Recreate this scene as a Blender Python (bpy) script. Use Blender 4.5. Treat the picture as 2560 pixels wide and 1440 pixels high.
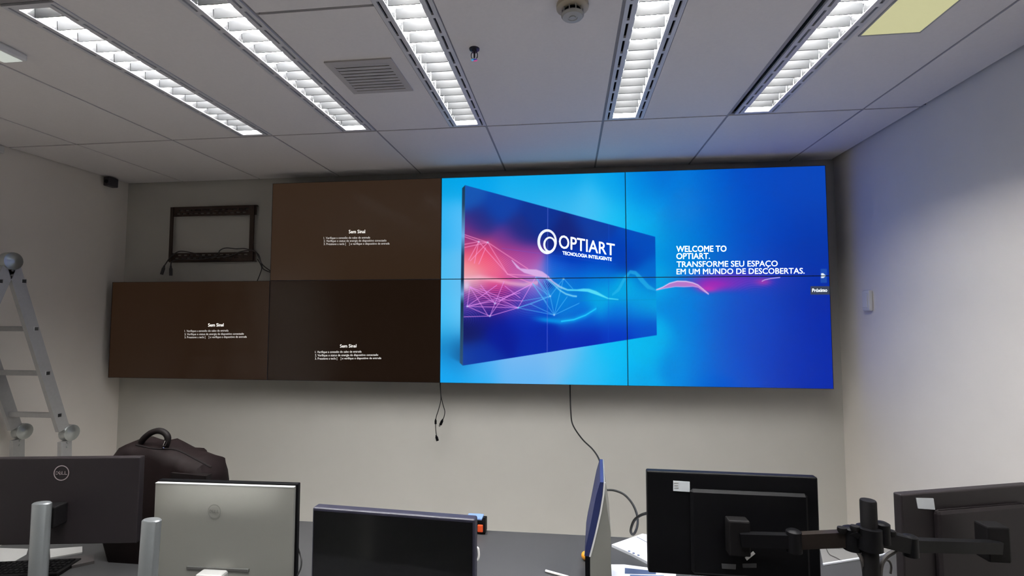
import bpy, bmesh, math
import numpy as np
from mathutils import Vector, Matrix

for _o in list(bpy.data.objects):
    bpy.data.objects.remove(_o, do_unlink=True)
S = bpy.context.scene
COL = S.collection
R = math.radians

# ------------------------------------------------------------------ camera
F_PX, CAM = 1226.14, Vector((3.2703, -3.1849, 1.82))
YAW, PITCH = -0.1143018, 0.0574633
cd = bpy.data.cameras.new('camera')
cam = bpy.data.objects.new('camera', cd)
COL.objects.link(cam)
cam.location = CAM
cam.rotation_euler = (math.pi / 2 + PITCH, 0, -YAW)
cd.sensor_width = 36.0
cd.lens = 36.0 * F_PX / 2560.0
cd.clip_start, cd.clip_end = 0.02, 60
S.camera = cam

# ------------------------------------------------------------------ world, exposure
w = bpy.data.worlds.new('world')
S.world = w
w.use_nodes = True
w.node_tree.nodes['Background'].inputs[0].default_value = (0.6, 0.65, 0.75, 1)
w.node_tree.nodes['Background'].inputs[1].default_value = 0.03
S.view_settings.view_transform = 'Standard'
S.view_settings.look = 'None'
S.view_settings.gamma = 1
S.view_settings.use_curve_mapping = False
S.view_settings.exposure = 0.0

TUBE_STRENGTH = 128.0
S.cycles.use_adaptive_sampling = True
S.cycles.adaptive_threshold = 0.02
S.cycles.use_light_tree = False
S.cycles.max_bounces = 6
S.cycles.diffuse_bounces = 5
S.cycles.glossy_bounces = 3
S.cycles.transmission_bounces = 3
S.cycles.transparent_max_bounces = 8
S.cycles.caustics_reflective = False
S.cycles.caustics_refractive = False
ROOM = dict(x0=-0.06, x1=4.98, y0=-3.42, y1=0.15, zc=2.8277)
XL, XR, YB, YF, ZC = ROOM['x0'], ROOM['x1'], ROOM['y0'], ROOM['y1'], ROOM['zc']

# measured picture points -> points in the room (on a plane of known depth, height or side)
_f = Vector((math.sin(YAW) * math.cos(PITCH), math.cos(YAW) * math.cos(PITCH), math.sin(PITCH)))
_r = Vector((math.cos(YAW), -math.sin(YAW), 0))
_u = _r.cross(_f)
def _dir(u, v): return _f + _r * ((u - 1280) / F_PX) - _u * ((v - 720) / F_PX)
def at(u, v, Y):
    d = _dir(u, v); return CAM + d * ((Y - CAM.y) / d.y)
def at_z(u, v, Z):
    d = _dir(u, v); return CAM + d * ((Z - CAM.z) / d.z)
def at_x(u, v, X):
    d = _dir(u, v); return CAM + d * ((X - CAM.x) / d.x)

# ------------------------------------------------------------------ materials
def lin(c):
    return tuple(((x / 255) / 12.92 if x / 255 <= 0.04045 else ((x / 255 + 0.055) / 1.055) ** 2.4) for x in c)
MATS = {}
def mat(name, rgb=None, rough=0.6, metal=0.0, noise=0.05, scale=40.0, bump=0.0, emit=None, strength=0.0, spec=0.5, lin_rgb=None, coat=0.0):
    if name in MATS: return MATS[name]
    m = bpy.data.materials.new(name); m.use_nodes = True
    nt = m.node_tree; b = nt.nodes['Principled BSDF']
    c = lin_rgb or lin(rgb)
    b.inputs['Roughness'].default_value = rough
    b.inputs['Metallic'].default_value = metal
    b.inputs['Specular IOR Level'].default_value = spec
    b.inputs['Coat Weight'].default_value = coat
    if noise > 0 or bump > 0:
        tc = nt.nodes.new('ShaderNodeTexCoord'); n = nt.nodes.new('ShaderNodeTexNoise')
        n.inputs['Scale'].default_value = scale; n.inputs['Detail'].default_value = 4
        nt.links.new(tc.outputs['Object'], n.inputs['Vector'])
        mx = nt.nodes.new('ShaderNodeMix'); mx.data_type = 'RGBA'
        mx.inputs[6].default_value = (*[x * (1 - noise) for x in c], 1)
        mx.inputs[7].default_value = (*[min(1, x * (1 + noise)) for x in c], 1)
        nt.links.new(n.outputs['Fac'], mx.inputs[0]); nt.links.new(mx.outputs[2], b.inputs['Base Color'])
        if bump > 0:
            bp = nt.nodes.new('ShaderNodeBump'); bp.inputs['Strength'].default_value = bump; bp.inputs['Distance'].default_value = 0.002
            nt.links.new(n.outputs['Fac'], bp.inputs['Height']); nt.links.new(bp.outputs['Normal'], b.inputs['Normal'])
    else:
        b.inputs['Base Color'].default_value = (*c, 1)
    if emit:
        b.inputs['Emission Color'].default_value = (*emit, 1); b.inputs['Emission Strength'].default_value = strength
    if emit and strength < 5: m.cycles.emission_sampling = 'NONE'
    MATS[name] = m
    return m

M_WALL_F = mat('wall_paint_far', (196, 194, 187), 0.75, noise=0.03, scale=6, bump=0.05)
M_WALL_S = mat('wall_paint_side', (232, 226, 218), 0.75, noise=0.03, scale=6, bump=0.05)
M_CEIL = mat('ceiling_board', (226, 222, 222), 0.85, noise=0.04, scale=90, bump=0.15)
M_RAIL = mat('ceiling_rail_metal', (150, 147, 150), 0.6, noise=0.03)
M_PLENUM = mat('dark_plenum', (28, 27, 28), 0.9, noise=0.05)
M_FLOOR = mat('floor_carpet', (205, 201, 195), 0.95, noise=0.2, scale=300, bump=0.3)
M_TRIMW = mat('white_enamel', (205, 205, 210), 0.4, noise=0.02)
M_REFL = mat('bright_reflector', (243, 244, 246), 0.5, noise=0.0, spec=0.2)
M_BLADE = mat('louver_anodised', (24, 25, 26), 0.5, noise=0.02, spec=0.1)
M_SIDE = mat('louver_side_mirror', (214, 215, 218), 0.2, metal=1.0, noise=0.0)
M_TUBE = mat('fluorescent_tube', (240, 240, 240), 0.4, noise=0, emit=(1.0, 0.985, 0.965), strength=TUBE_STRENGTH)
M_YELLOW = mat('yellow_diffuser', (190, 188, 140), 0.5, noise=0.02, emit=lin((200, 198, 150)), strength=0.72)
M_BLACK = mat('black_plastic', (9, 9, 11), 0.45, noise=0.1, scale=200, spec=0.1)
M_BLACKM = mat('matt_black_plastic', (13, 12, 13), 0.6, noise=0.1, scale=200, spec=0.12)
M_BLACKBACK = mat('black_monitor_back', (32, 28, 30), 0.5, noise=0.1, scale=150, spec=0.2)
M_SCREENOFF = mat('dark_glass_screen', (7, 7, 9), 0.12, noise=0, spec=0.6)
M_IDLE = mat('idle_screen_veil', (12, 8, 6), 0.16, noise=0, spec=0.22, emit=lin((44, 29, 18)), strength=0.75)  # brown glow stands in for corridor reflections veiling the black screen
M_IDLE_T = mat('idle_screen_upper_veil', (12, 9, 7), 0.16, noise=0, spec=0.3, emit=lin((50, 36, 25)), strength=1.0)  # same reflection veil put in as glow, stronger
M_IDLE_D = mat('idle_screen_dark_veil', (10, 7, 6), 0.16, noise=0, spec=0.22, emit=lin((44, 30, 20)), strength=0.42)  # reflection veil again as glow, weaker where the reflection is darker
M_BEZEL = mat('display_bezel', (10, 12, 22), 0.4, noise=0.02)
M_SILVER = mat('silver_plastic', (142, 142, 136), 0.38, metal=0.35, noise=0.03, scale=300)
M_SILVERE = mat('silver_edge', (235, 236, 236), 0.3, metal=0.2, noise=0.02)
M_STAND = mat('stand_silver', (128, 132, 134), 0.35, metal=0.5, noise=0.04, scale=200)
M_LOGO_D = mat('logo_grey', (120, 120, 116), 0.4, noise=0.02)
M_LOGO_L = mat('logo_light', (178, 166, 168), 0.35, metal=0.5, noise=0.02)
M_DESK = mat('desk_laminate', (60, 60, 61), 0.5, noise=0.05, scale=120)
M_DESKEDGE = mat('desk_edge', (70, 70, 72), 0.5, noise=0.05)
M_ALU = mat('ladder_aluminium', (178, 178, 178), 0.42, metal=0.65, noise=0.08, scale=60)
M_ALUH = mat('hinge_steel', (176, 180, 178), 0.28, metal=0.8, noise=0.06, scale=40)
M_HOLE = mat('rung_hole', (22, 22, 22), 0.8, noise=0.02)
M_LEATHER = mat('brown_leather', (17, 9, 9), 0.66, noise=0.4, scale=14, bump=0.8, spec=0.12)
M_LEATHERD = mat('dark_leather', (14, 9, 9), 0.6, noise=0.25, scale=20, bump=0.4, spec=0.15)
M_CHROME = mat('chrome', (220, 220, 220), 0.15, metal=1.0, noise=0)
M_CABLE = mat('black_cable', (20, 20, 20), 0.5, noise=0.05)
M_CABLEG = mat('grey_cable', (60, 56, 54), 0.5, noise=0.05)
M_BRACKET = mat('bracket_steel', (62, 48, 38), 0.5, metal=0.3, noise=0.1)
M_PAPER = mat('white_paper', (226, 230, 238), 0.8, noise=0.02)
M_PRINT = mat('print_blue', (92, 118, 160), 0.7, noise=0.1)
M_PRINTD = mat('print_dark_blue', (62, 78, 112), 0.7, noise=0.15, scale=30)
M_STICKER = mat('sticker_paper', (205, 210, 215), 0.6, noise=0.04)
M_GREY = mat('light_grey_plastic', (168, 168, 166), 0.5, noise=0.03)
M_WPLASTIC = mat('white_plastic', (222, 221, 218), 0.45, noise=0.02)
M_BEIGE = mat('aged_plastic', (176, 166, 148), 0.5, noise=0.04)
M_ORANGE = mat('orange_plastic', (214, 82, 40), 0.35, noise=0.1, scale=80)
M_AMBER = mat('amber_rubber', (232, 160, 48), 0.4, noise=0.08)
M_BLUEP = mat('pale_blue_plastic', (120, 150, 200), 0.4, noise=0.05)
M_NAVY = mat('navy_screen', (36, 43, 80), 0.5, noise=0.05, spec=0.15)
M_WHITETXT = mat('screen_text_white', (240, 245, 250), 0.5, noise=0, emit=(0.86, 0.93, 1.0), strength=0.85)
M_WHITEDIM = mat('screen_text_dim', (230, 228, 224), 0.5, noise=0, emit=(0.80, 0.78, 0.75), strength=0.72)
M_WOOD = mat('wood_panelling', (120, 78, 46), 0.45, noise=0.25, scale=9)
M_FRAME = mat('partition_frame', (170, 170, 168), 0.4, metal=0.4, noise=0.03)

def screen_material():
    m = bpy.data.materials.new('lit_screen'); m.use_nodes = True
    nt = m.node_tree; b = nt.nodes['Principled BSDF']
    a = nt.nodes.new('ShaderNodeAttribute'); a.attribute_name = 'picture'
    b.inputs['Base Color'].default_value = (0.004, 0.004, 0.005, 1)
    b.inputs['Roughness'].default_value = 0.12
    b.inputs['Specular IOR Level'].default_value = 0.1
    nt.links.new(a.outputs['Color'], b.inputs['Emission Color'])
    b.inputs['Emission Strength'].default_value = 1.0
    m.cycles.emission_sampling = 'NONE'
    return m
M_LIT = screen_material()

def glass_material():
    m = bpy.data.materials.new('partition_glass'); m.use_nodes = True
    nt = m.node_tree; nt.nodes.remove(nt.nodes['Principled BSDF'])
    g = nt.nodes.new('ShaderNodeBsdfGlossy'); g.inputs['Roughness'].default_value = 0.01
    t = nt.nodes.new('ShaderNodeBsdfTransparent'); t.inputs['Color'].default_value = (0.93, 0.96, 0.95, 1)
    fr = nt.nodes.new('ShaderNodeFresnel'); fr.inputs['IOR'].default_value = 1.52
    mx = nt.nodes.new('ShaderNodeMixShader')
    nt.links.new(fr.outputs[0], mx.inputs[0]); nt.links.new(t.outputs[0], mx.inputs[1]); nt.links.new(g.outputs[0], mx.inputs[2])
    nt.links.new(mx.outputs[0], nt.nodes['Material Output'].inputs['Surface'])
    return m

# ------------------------------------------------------------------ mesh helpers
class MB:
    """collects simple solids, then links them as one mesh object"""
    def __init__(s): s.v, s.f = [], []
    def add(s, vs, fs):
        o = len(s.v); s.v += [tuple(p) for p in vs]; s.f += [tuple(i + o for i in q) for q in fs]; return s
    def box(s, x0, x1, y0, y1, z0, z1):
        return s.add([(x0, y0, z0), (x1, y0, z0), (x1, y1, z0), (x0, y1, z0), (x0, y0, z1), (x1, y0, z1), (x1, y1, z1), (x0, y1, z1)],
                     [(0, 3, 2, 1), (4, 5, 6, 7), (0, 1, 5, 4), (1, 2, 6, 5), (2, 3, 7, 6), (3, 0, 4, 7)])
    def rbox(s, x0, x1, y0, y1, z0, z1, r=0.005, seg=2):
        bm = bmesh.new(); bmesh.ops.create_cube(bm, size=1)
        for q in bm.verts: q.co = Vector(((x0 + x1) / 2 + q.co.x * (x1 - x0), (y0 + y1) / 2 + q.co.y * (y1 - y0), (z0 + z1) / 2 + q.co.z * (z1 - z0)))
        bmesh.ops.bevel(bm, geom=bm.edges[:], offset=r, segments=seg, affect='EDGES', profile=0.5)
        bm.verts.index_update()
        s.add([q.co[:] for q in bm.verts], [[q.index for q in fc.verts] for fc in bm.faces]); bm.free(); return s
    def tube(s, pts, r, n=8, caps=True):
        P = [Vector(p) for p in pts]; rr = r if isinstance(r, (list, tuple)) else [r] * len(P)
        T = [(P[min(i + 1, len(P) - 1)] - P[max(i - 1, 0)]).normalized() for i in range(len(P))]
        a = Vector((0, 0, 1)) if abs(T[0].z) < 0.9 else Vector((1, 0, 0))
        N = T[0].cross(a).normalized(); o = len(s.v)
        for i, p in enumerate(P):
            N = (N - T[i] * N.dot(T[i])).normalized(); B = T[i].cross(N)
            for k in range(n):
                an = 2 * math.pi * k / n
                s.v.append(tuple(p + (N * math.cos(an) + B * math.sin(an)) * rr[i]))
        for i in range(len(P) - 1):
            for k in range(n):
                k2 = (k + 1) % n
                s.f.append((o + i * n + k, o + i * n + k2, o + (i + 1) * n + k2, o + (i + 1) * n + k))
        if caps:
            s.f.append(tuple(o + k for k in reversed(range(n)))); s.f.append(tuple(o + (len(P) - 1) * n + k for k in range(n)))
        return s
    def bar(s, a, b, wid, hei, side=(1, 0, 0)):
        a, b, sd = Vector(a), Vector(b), Vector(side).normalized()
        t = (b - a).normalized(); up = t.cross(sd).normalized()
        vs = [p + sd * i * wid / 2 + up * j * hei / 2 for p in (a, b) for i, j in ((-1, -1), (1, -1), (1, 1), (-1, 1))]
        return s.add(vs, [(0, 1, 2, 3), (7, 6, 5, 4), (0, 4, 5, 1), (1, 5, 6, 2), (2, 6, 7, 3), (3, 7, 4, 0)])
    def lathe(s, prof, c, axis='z', n=24):
        o = len(s.v)
        for (r_, h) in prof:
            for k in range(n):
                an = 2 * math.pi * k / n; a_, b_ = r_ * math.cos(an), r_ * math.sin(an)
                s.v.append({'z': (c[0] + a_, c[1] + b_, c[2] + h), 'x': (c[0] + h, c[1] + a_, c[2] + b_), 'y': (c[0] + a_, c[1] + h, c[2] + b_)}[axis])
        for i in range(len(prof) - 1):
            for k in range(n):
                k2 = (k + 1) % n; s.f.append((o + i * n + k, o + i * n + k2, o + (i + 1) * n + k2, o + (i + 1) * n + k))
        s.f.append(tuple(o + k for k in reversed(range(n)))); s.f.append(tuple(o + (len(prof) - 1) * n + k for k in range(n)))
        return s
    def prism(s, poly, y0, y1):
        n = len(poly)
        vs = [(x, y0, z) for x, z in poly] + [(x, y1, z) for x, z in poly]
        return s.add(vs, [tuple(range(n)), tuple(reversed(range(n, 2 * n)))] + [(i, i + n, (i + 1) % n + n, (i + 1) % n) for i in range(n)])
    def mesh(s, name):
        me = bpy.data.meshes.new(name); me.from_pydata(s.v, [], s.f); me.validate()
        bm = bmesh.new(); bm.from_mesh(me); bmesh.ops.recalc_face_normals(bm, faces=bm.faces[:]); bm.to_mesh(me); bm.free()
        return me
    def build(s, name, m, parent=None, smooth=False):
        return link(name, s.mesh(name), m, parent, smooth)

def link(name, me, m, parent=None, smooth=False):
    if m is not None and not me.materials: me.materials.append(m)
    if smooth:
        me.polygons.foreach_set('use_smooth', [True] * len(me.polygons))
        try: me.set_sharp_from_angle(angle=R(42))
        except Exception: pass
    o = bpy.data.objects.new(name, me); COL.objects.link(o); o.parent = parent
    return o
def thing(name, label, cat, loc=(0, 0, 0), rot=(0, 0, 0), group=None):
    o = bpy.data.objects.new(name, None); COL.objects.link(o)
    o.empty_display_size = 0.05; o.location = loc; o.rotation_euler = rot
    o['label'] = label; o['category'] = cat
    if group: o['group'] = group
    return o
def tag(o, label, cat, group=None):
    o['label'] = label; o['category'] = cat
    if group: o['group'] = group
    return o
def struct(o, label=None):
    o['kind'] = 'structure'
    if label: o['label'] = label
    return o
def smooth_path(pts, n=8):
    P = [Vector(p) for p in pts]; out = []
    for i in range(len(P) - 1):
        p0, p1, p2, p3 = P[max(i - 1, 0)], P[i], P[i + 1], P[min(i + 2, len(P) - 1)]
        for k in range(n):
            t = k / n
            out.append(0.5 * ((2 * p1) + (p2 - p0) * t + (2 * p0 - 5 * p1 + 4 * p2 - p3) * t * t + (3 * p1 - p0 - 3 * p2 + p3) * t ** 3))
    return out + [P[-1]]

_tx = {}
def text_geo(body, bold=0.0, spacing=1.0):
    """flat lettering: points in units of the capital height, baseline at 0, with faces"""
    key = (body, bold, spacing)
    if key in _tx: return _tx[key]
    cu = bpy.data.curves.new('lettering', 'FONT'); cu.body = body; cu.size = 1; cu.resolution_u = 3
    cu.space_character = spacing
    ob = bpy.data.objects.new('lettering', cu); COL.objects.link(ob)
    bpy.context.view_layer.update()
    me = ob.to_mesh()
    v = [tuple(q.co) for q in me.vertices]; fs = [tuple(p.vertices) for p in me.polygons]
    if bold:
        base, bf = v, fs; v, fs = [], []
        for dx, dy in ((-bold, 0), (bold, 0), (0, -bold * 0.7), (0, bold * 0.7)):
            o = len(v); v += [(a + dx, b + dy, c) for a, b, c in base]; fs += [tuple(i + o for i in q) for q in bf]
    ob.to_mesh_clear(); bpy.data.objects.remove(ob); bpy.data.curves.remove(cu)
    _tx[key] = (v, fs); return v, fs
_ev, _ = text_geo('E'); CAP = max(q[1] for q in _ev)
def text_in_quad(mb, body, tl, tr, bl, br, bold=0.0, spacing=1.0):
    """letters mapped into a four-cornered field given by its corners (3D points)"""
    v, fs = text_geo(body, bold, spacing)
    x0, x1 = min(q[0] for q in v), max(q[0] for q in v)
    tl, tr, bl, br = map(Vector, (tl, tr, bl, br)); out = []
    for q in v:
        s_, t_ = (q[0] - x0) / (x1 - x0), q[1] / CAP
        lo, hi = bl.lerp(br, s_), tl.lerp(tr, s_)
        out.append(lo + (hi - lo) * t_)
    mb.add(out, fs)

# =================================================================== THE SETTING
struct(MB().box(XL - 1.5, XR + 1.5, -6.0, YF + 0.1, -0.1, 0).build('floor', M_FLOOR))
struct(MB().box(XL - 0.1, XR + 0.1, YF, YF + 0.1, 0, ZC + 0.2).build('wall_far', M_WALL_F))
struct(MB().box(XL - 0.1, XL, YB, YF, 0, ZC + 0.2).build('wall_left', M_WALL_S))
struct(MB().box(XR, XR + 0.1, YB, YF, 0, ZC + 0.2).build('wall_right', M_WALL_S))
bb = MB().box(XL, XR, YF - 0.012, YF, 0, 0.07)
struct(bb.build('baseboard_far', M_TRIMW))

# the ceiling: a dark plenum deck, a recessed rail grid and lay-in boards
ceil = struct(MB().box(XL - 1.5, XR + 1.5, -6.0, YF + 0.1, ZC + 0.2, ZC + 0.25).build('ceiling', M_PLENUM), 'suspended office ceiling of pale boards')
XS = [XL + 0.008, 0.405, 1.02, 1.633, 2.238, 2.843, 3.455, 4.073, 4.705, XR - 0.014]
YS = [YB, -1.86, -0.665, YF - 0.01]
FIX = [(1.540, 1), (2.137, 2), (2.748, 3), (3.557, 4), (4.197, 5)]
FW = 0.097
g = 0.006
rail = MB()
for x in XS[1:-1]:
    MB().box(x - 0.012, x + 0.012, YB, YF, ZC + 0.004, ZC + 0.016).build('ceiling_rail', M_RAIL, ceil)
for y in YS[1:-1]:
    MB().box(XL, XR, y - 0.012, y + 0.012, ZC + 0.0045, ZC + 0.0165).build('ceiling_rail', M_RAIL, ceil)
holes = [(x - FW, x + FW) for x, _ in FIX]
for j in range(3):
    ya, yb_ = YS[j] + g, YS[j + 1] - g
    for i in range(len(XS) - 1):
        xa, xb = XS[i] + g, XS[i + 1] - g
        xsp = [(xa, xb)]
        if j < 2:
            for h0, h1 in (holes if j else holes + [(0.71 - FW, 0.71 + FW)]):
                nx = []
                for a, b in xsp:
                    if h1 <= a or h0 >= b: nx.append((a, b)); continue
                    if h0 - 0.003 - a > 0.03: nx.append((a, h0 - 0.003))
                    if b - h1 - 0.003 > 0.03: nx.append((h1 + 0.003, b))
                xsp = nx
        spans = [(ya, yb_)]
        if j == 1 and i == 4: spans = [(ya, -1.716), (-1.704, yb_)]
        for a, b in xsp:
            for sa, sb in spans:
                MB().box(a, b, sa, sb, ZC, ZC + 0.012).build('ceiling_board', M_CEIL, ceil)

# corridor behind the glass partition, behind the camera
struct(MB().box(XL - 1.5, XR + 1.5, -5.9, -5.8, 0, ZC).build('wall_corridor', M_WOOD), 'brown wood panelled corridor wall')
struct(MB().box(XL - 1.5, XR + 1.5, -5.8, YB - 0.06, ZC, ZC + 0.02).build('ceiling_corridor', M_CEIL))
win = struct(MB().box(XL, XR, YB - 0.006, YB + 0.006, 0.08, ZC - 0.06).build('window_1', glass_material()), 'glass office partition')
for x in (XL + 0.03, 1.6, 3.3, XR - 0.03):
    MB().box(x - 0.03, x + 0.03, YB - 0.035, YB + 0.035, 0, ZC).build('window_frame', M_FRAME, win)
for z in (0.04, ZC - 0.03):
    MB().box(XL, XR, YB - 0.033, YB + 0.033, z - 0.04, z + 0.03).build('window_frame', M_FRAME, win)

# =================================================================== CEILING FITTINGS
def make_light(xc, y0, y1, label):
    t = thing('louver_ceiling_light', label, 'ceiling light', (xc, y1, ZC), group='louvered strip lights in the ceiling')
    L = y1 - y0
    tr = MB()
    for sg in (-1, 1):
        for a, b in ((0.057, 0.074), (0.083, FW)):
            tr.box(min(sg * a, sg * b), max(sg * a, sg * b), -L, 0, -0.003, 0.006)
        n = 11
        for k in range(n + 1):
            yy = -L * k / n
            tr.box(min(sg * 0.074, sg * 0.083), max(sg * 0.074, sg * 0.083), max(yy - 0.009, -L), min(yy + 0.009, 0), -0.003, 0.006)
    tr.box(-0.057, 0.057, -0.022, 0, -0.003, 0.006); tr.box(-0.057, 0.057, -L, -L + 0.022, -0.003, 0.006)
    tr.build('trim', M_TRIMW, t)
    # trough: curved reflector sides and back, closed ends
    prof = [(0.057, 0.038), (0.056, 0.055), (0.05, 0.08), (0.035, 0.096), (0, 0.1)]
    pr = prof + [(-x, z) for x, z in reversed(prof[:-1])]
    rf = MB(); n = len(pr)
    rf.add([(x, -L + 0.015, z) for x, z in pr] + [(x, -0.015, z) for x, z in pr], [(i, i + 1, i + 1 + n, i + n) for i in range(n - 1)] + [tuple(range(n)), tuple(range(n, 2 * n))])
    rf.build('reflector', M_REFL, t, True)
    MB().box(-0.07, 0.07, -L, 0, 0.108, 0.115).build('housing', M_PLENUM, t)
    for sg in (-1, 1):
        MB().box(sg * 0.0575 - 0.001, sg * 0.0575 + 0.001, -L + 0.015, -0.015, 0.0, 0.04).build('louver_side', M_SIDE, t)
    for yy in (-0.016, -L + 0.016):
        MB().box(-0.057, 0.057, yy - 0.001, yy + 0.001, 0.0, 0.04).build('louver_end', M_SIDE, t)
    for sx in (-0.023, 0.023):
        MB().tube([(sx, -L + 0.05, 0.064), (sx, -0.05, 0.064)], 0.015, 10).build('tube', M_TUBE, t, True)
    for yy in (-0.034, -L + 0.034):
        MB().box(-0.04, 0.04, yy - 0.014, yy + 0.014, 0.045, 0.094).build('lamp_holder', M_WPLASTIC, t)
    bl = MB()
    bl.add([(-0.055, -0.005, 0.036), (0.055, -0.005, 0.036), (0.055, 0.005, 0.036), (-0.055, 0.005, 0.036), (-0.055, -0.002, 0.0), (0.055, -0.002, 0.0), (0.055, 0.002, 0.0), (-0.055, 0.002, 0.0)],
           [(0, 3, 2, 1), (4, 5, 6, 7), (0, 1, 5, 4), (1, 2, 6, 5), (2, 3, 7, 6), (3, 0, 4, 7)])
    me = bl.mesh('louver_blade')
    nb = 16
    for k in range(1, nb):
        o = link('louver_blade', me, M_BLADE, t); o.location = (0, -L * k / nb, 0)
    return t
NTH = ['leftmost strip light, long and thin, over the ladder side', 'second strip light from the left, between left strip and ceiling vent',
       'third strip light from the left, just right of the ceiling vent', 'fourth strip light from the left, right of the smoke detector',
       'rightmost strip light, beside the yellow ceiling panel']
for (x, k), lb in zip(FIX, NTH):
    make_light(x, -1.845, -0.68, 'white louvered ' + lb)
for (x, k), nth in zip([(0.71, 0)] + FIX, ('added fill, first', 'second', 'third', 'fourth', 'fifth', 'sixth')):  # unseen row; its first light is added to brighten the left wall
    make_light(x, -3.04, -1.875, 'unseen white louvered strip light overhead by the glass partition, %s from the left wall' % nth)

# yellow lit panel
yl = thing('ceiling_light_panel', 'pale yellow glowing panel set in the ceiling near the right wall', 'light panel', (4.415, -1.70, ZC))
MB().box(-0.097, 0.097, -0.35, 0.35, -0.003, 0.0).build('diffuser', M_YELLOW, yl)
fr = MB()
for a in (-1, 1):
    fr.box(a * 0.1 - 0.003, a * 0.1 + 0.003, -0.356, 0.356, -0.004, 0.001); fr.box(-0.097, 0.097, a * 0.353 - 0.003, a * 0.353 + 0.003, -0.004, 0.001)
fr.build('frame', M_GREY, yl)
# small pale fitting at the left picture edge
q = thing('emergency_light', 'small pale ceiling light box at the left edge near the leftmost strip light', 'emergency light', (1.155, -1.66, ZC))
MB().rbox(-0.05, 0.05, -0.09, 0.09, -0.03, 0.0, 0.008).build('housing', M_WPLASTIC, q)
MB().box(-0.04, 0.04, -0.078, 0.078, -0.032, -0.03).build('lens', mat('pale_lens', (225, 232, 225), 0.4, noise=0.01, emit=(0.8, 0.86, 0.8), strength=0.45), q)

# supply vent
v = thing('air_vent', 'square grey air vent in the ceiling between two strip lights', 'air vent', (2.452, -1.255, ZC))
vf = MB()
for a in (-1, 1):
    vf.box(a * 0.125 - 0.013, a * 0.125 + 0.013, -0.138, 0.138, -0.006, 0.0); vf.box(-0.112, 0.112, a * 0.125 - 0.013, a * 0.125 + 0.013, -0.006, 0.0)
vf.build('frame', mat('vent_grey', (182, 178, 178), 0.6, noise=0.03), v)
me = None
for k in range(9):
    if me is None:
        me = MB().bar((-0.112, 0, -0.004), (0.112, 0, -0.004), 0.024, 0.0015, (0, 1, 0.12)).mesh('vent_slat')
    o = link('vent_slat', me, MATS['vent_grey'], v); o.location = (0, -0.1 + k * 0.025, 0.0)

# smoke detector
c = at_z(1431, 26, ZC)
sd = thing('smoke_detector', 'round white smoke detector on the ceiling', 'smoke detector', (c.x, c.y - 0.03, ZC))
MB().lathe([(0.052, 0.0), (0.052, -0.012), (0.046, -0.016), (0.03, -0.017)], (0, 0, 0)).build('base', M_BEIGE, sd, True)
MB().lathe([(0.026, -0.017), (0.026, -0.032)], (0, 0, 0)).build('sensing_chamber', M_BLACKM, sd, True)
for k in range(10):
    an = 2 * math.pi * k / 10
    MB().bar((0.033 * math.cos(an), 0.033 * math.sin(an), -0.016), (0.033 * math.cos(an), 0.033 * math.sin(an), -0.034), 0.003, 0.003, (math.cos(an), math.sin(an), 0)).build('cage_rib', M_GREY, sd)
MB().lathe([(0.036, -0.033), (0.037, -0.037), (0.032, -0.043), (0.016, -0.045), (0.015, -0.043), (0.011, -0.043), (0.010, -0.0455), (0.0005, -0.0458)], (0, 0, 0)).build('cap', M_GREY, sd, True)
# sprinkler
c = at_z(1186, 122, ZC)
sp = thing('sprinkler_head', 'small metal sprinkler head hanging from the ceiling', 'sprinkler', (c.x, c.y, ZC))
MB().lathe([(0.02, 0), (0.019, -0.004), (0.009, -0.006), (0.0085, -0.014)], (0, 0, 0), n=18).build('escutcheon', mat('sprinkler_dark', (70, 70, 80), 0.3, metal=0.7, noise=0.05), sp, True)
for sg in (-1, 1):
    MB().tube([(sg * 0.008, 0, -0.012), (sg * 0.012, 0, -0.022), (sg * 0.011, 0, -0.034), (sg * 0.004, 0, -0.041)], 0.0018, 6).build('frame_arm', MATS['sprinkler_dark'], sp, True)
MB().tube([(0, 0, -0.014), (0, 0, -0.038)], 0.0035, 8).build('bulb', mat('bulb_dark', (40, 30, 36), 0.2, noise=0), sp, True)
MB().lathe([(0.004, -0.040), (0.012, -0.042), (0.012, -0.044), (0.002, -0.045)], (0, 0, 0), n=16).build('deflector', M_CHROME, sp, True)

# corner sensor on the left wall
se = thing('corner_sensor', 'small dark sensor box high in the left wall corner', 'sensor', (XL, -0.03, 2.80))
MB().rbox(0.022, 0.07, -0.045, 0.03, -0.045, 0.02, 0.006).build('housing', mat('sensor_dark', (52, 48, 52), 0.45, noise=0.05), se)
MB().box(0.0, 0.03, -0.012, 0.012, -0.02, 0.0).build('bracket', M_GREY, se)
MB().lathe([(0.014, 0.0), (0.012, -0.006), (0.004, -0.009)], (0.048, -0.045, -0.015), 'y', 14).build('lens', M_BLACK, se, True)
# white wall control on right wall
sw = thing('wall_control', 'small upright white control box on the right wall', 'wall switch', (XR, -0.168, 1.85))
MB().rbox(-0.022, 0.0, -0.036, 0.036, 0.0, 0.118, 0.008).build('housing', M_WPLASTIC, sw)
MB().rbox(-0.026, -0.021, -0.022, 0.022, 0.02, 0.1, 0.002).build('cover', M_WPLASTIC, sw)
# white junction box on left wall at picture edge
jb = thing('junction_box', 'little white box on the left wall under the ceiling edge', 'junction box', (XL, -0.735, 2.78))
MB().rbox(0, 0.03, -0.05, 0.035, 0, 0.04, 0.005).build('housing', M_WPLASTIC, jb)
MB().box(0.03, 0.032, -0.03, 0.015, 0.01, 0.03).build('cover', M_WPLASTIC, jb)

# =================================================================== VIDEO WALL
PW, PH = 1.2135, 0.6843
ZV = 1.82 - 0.438127
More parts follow.
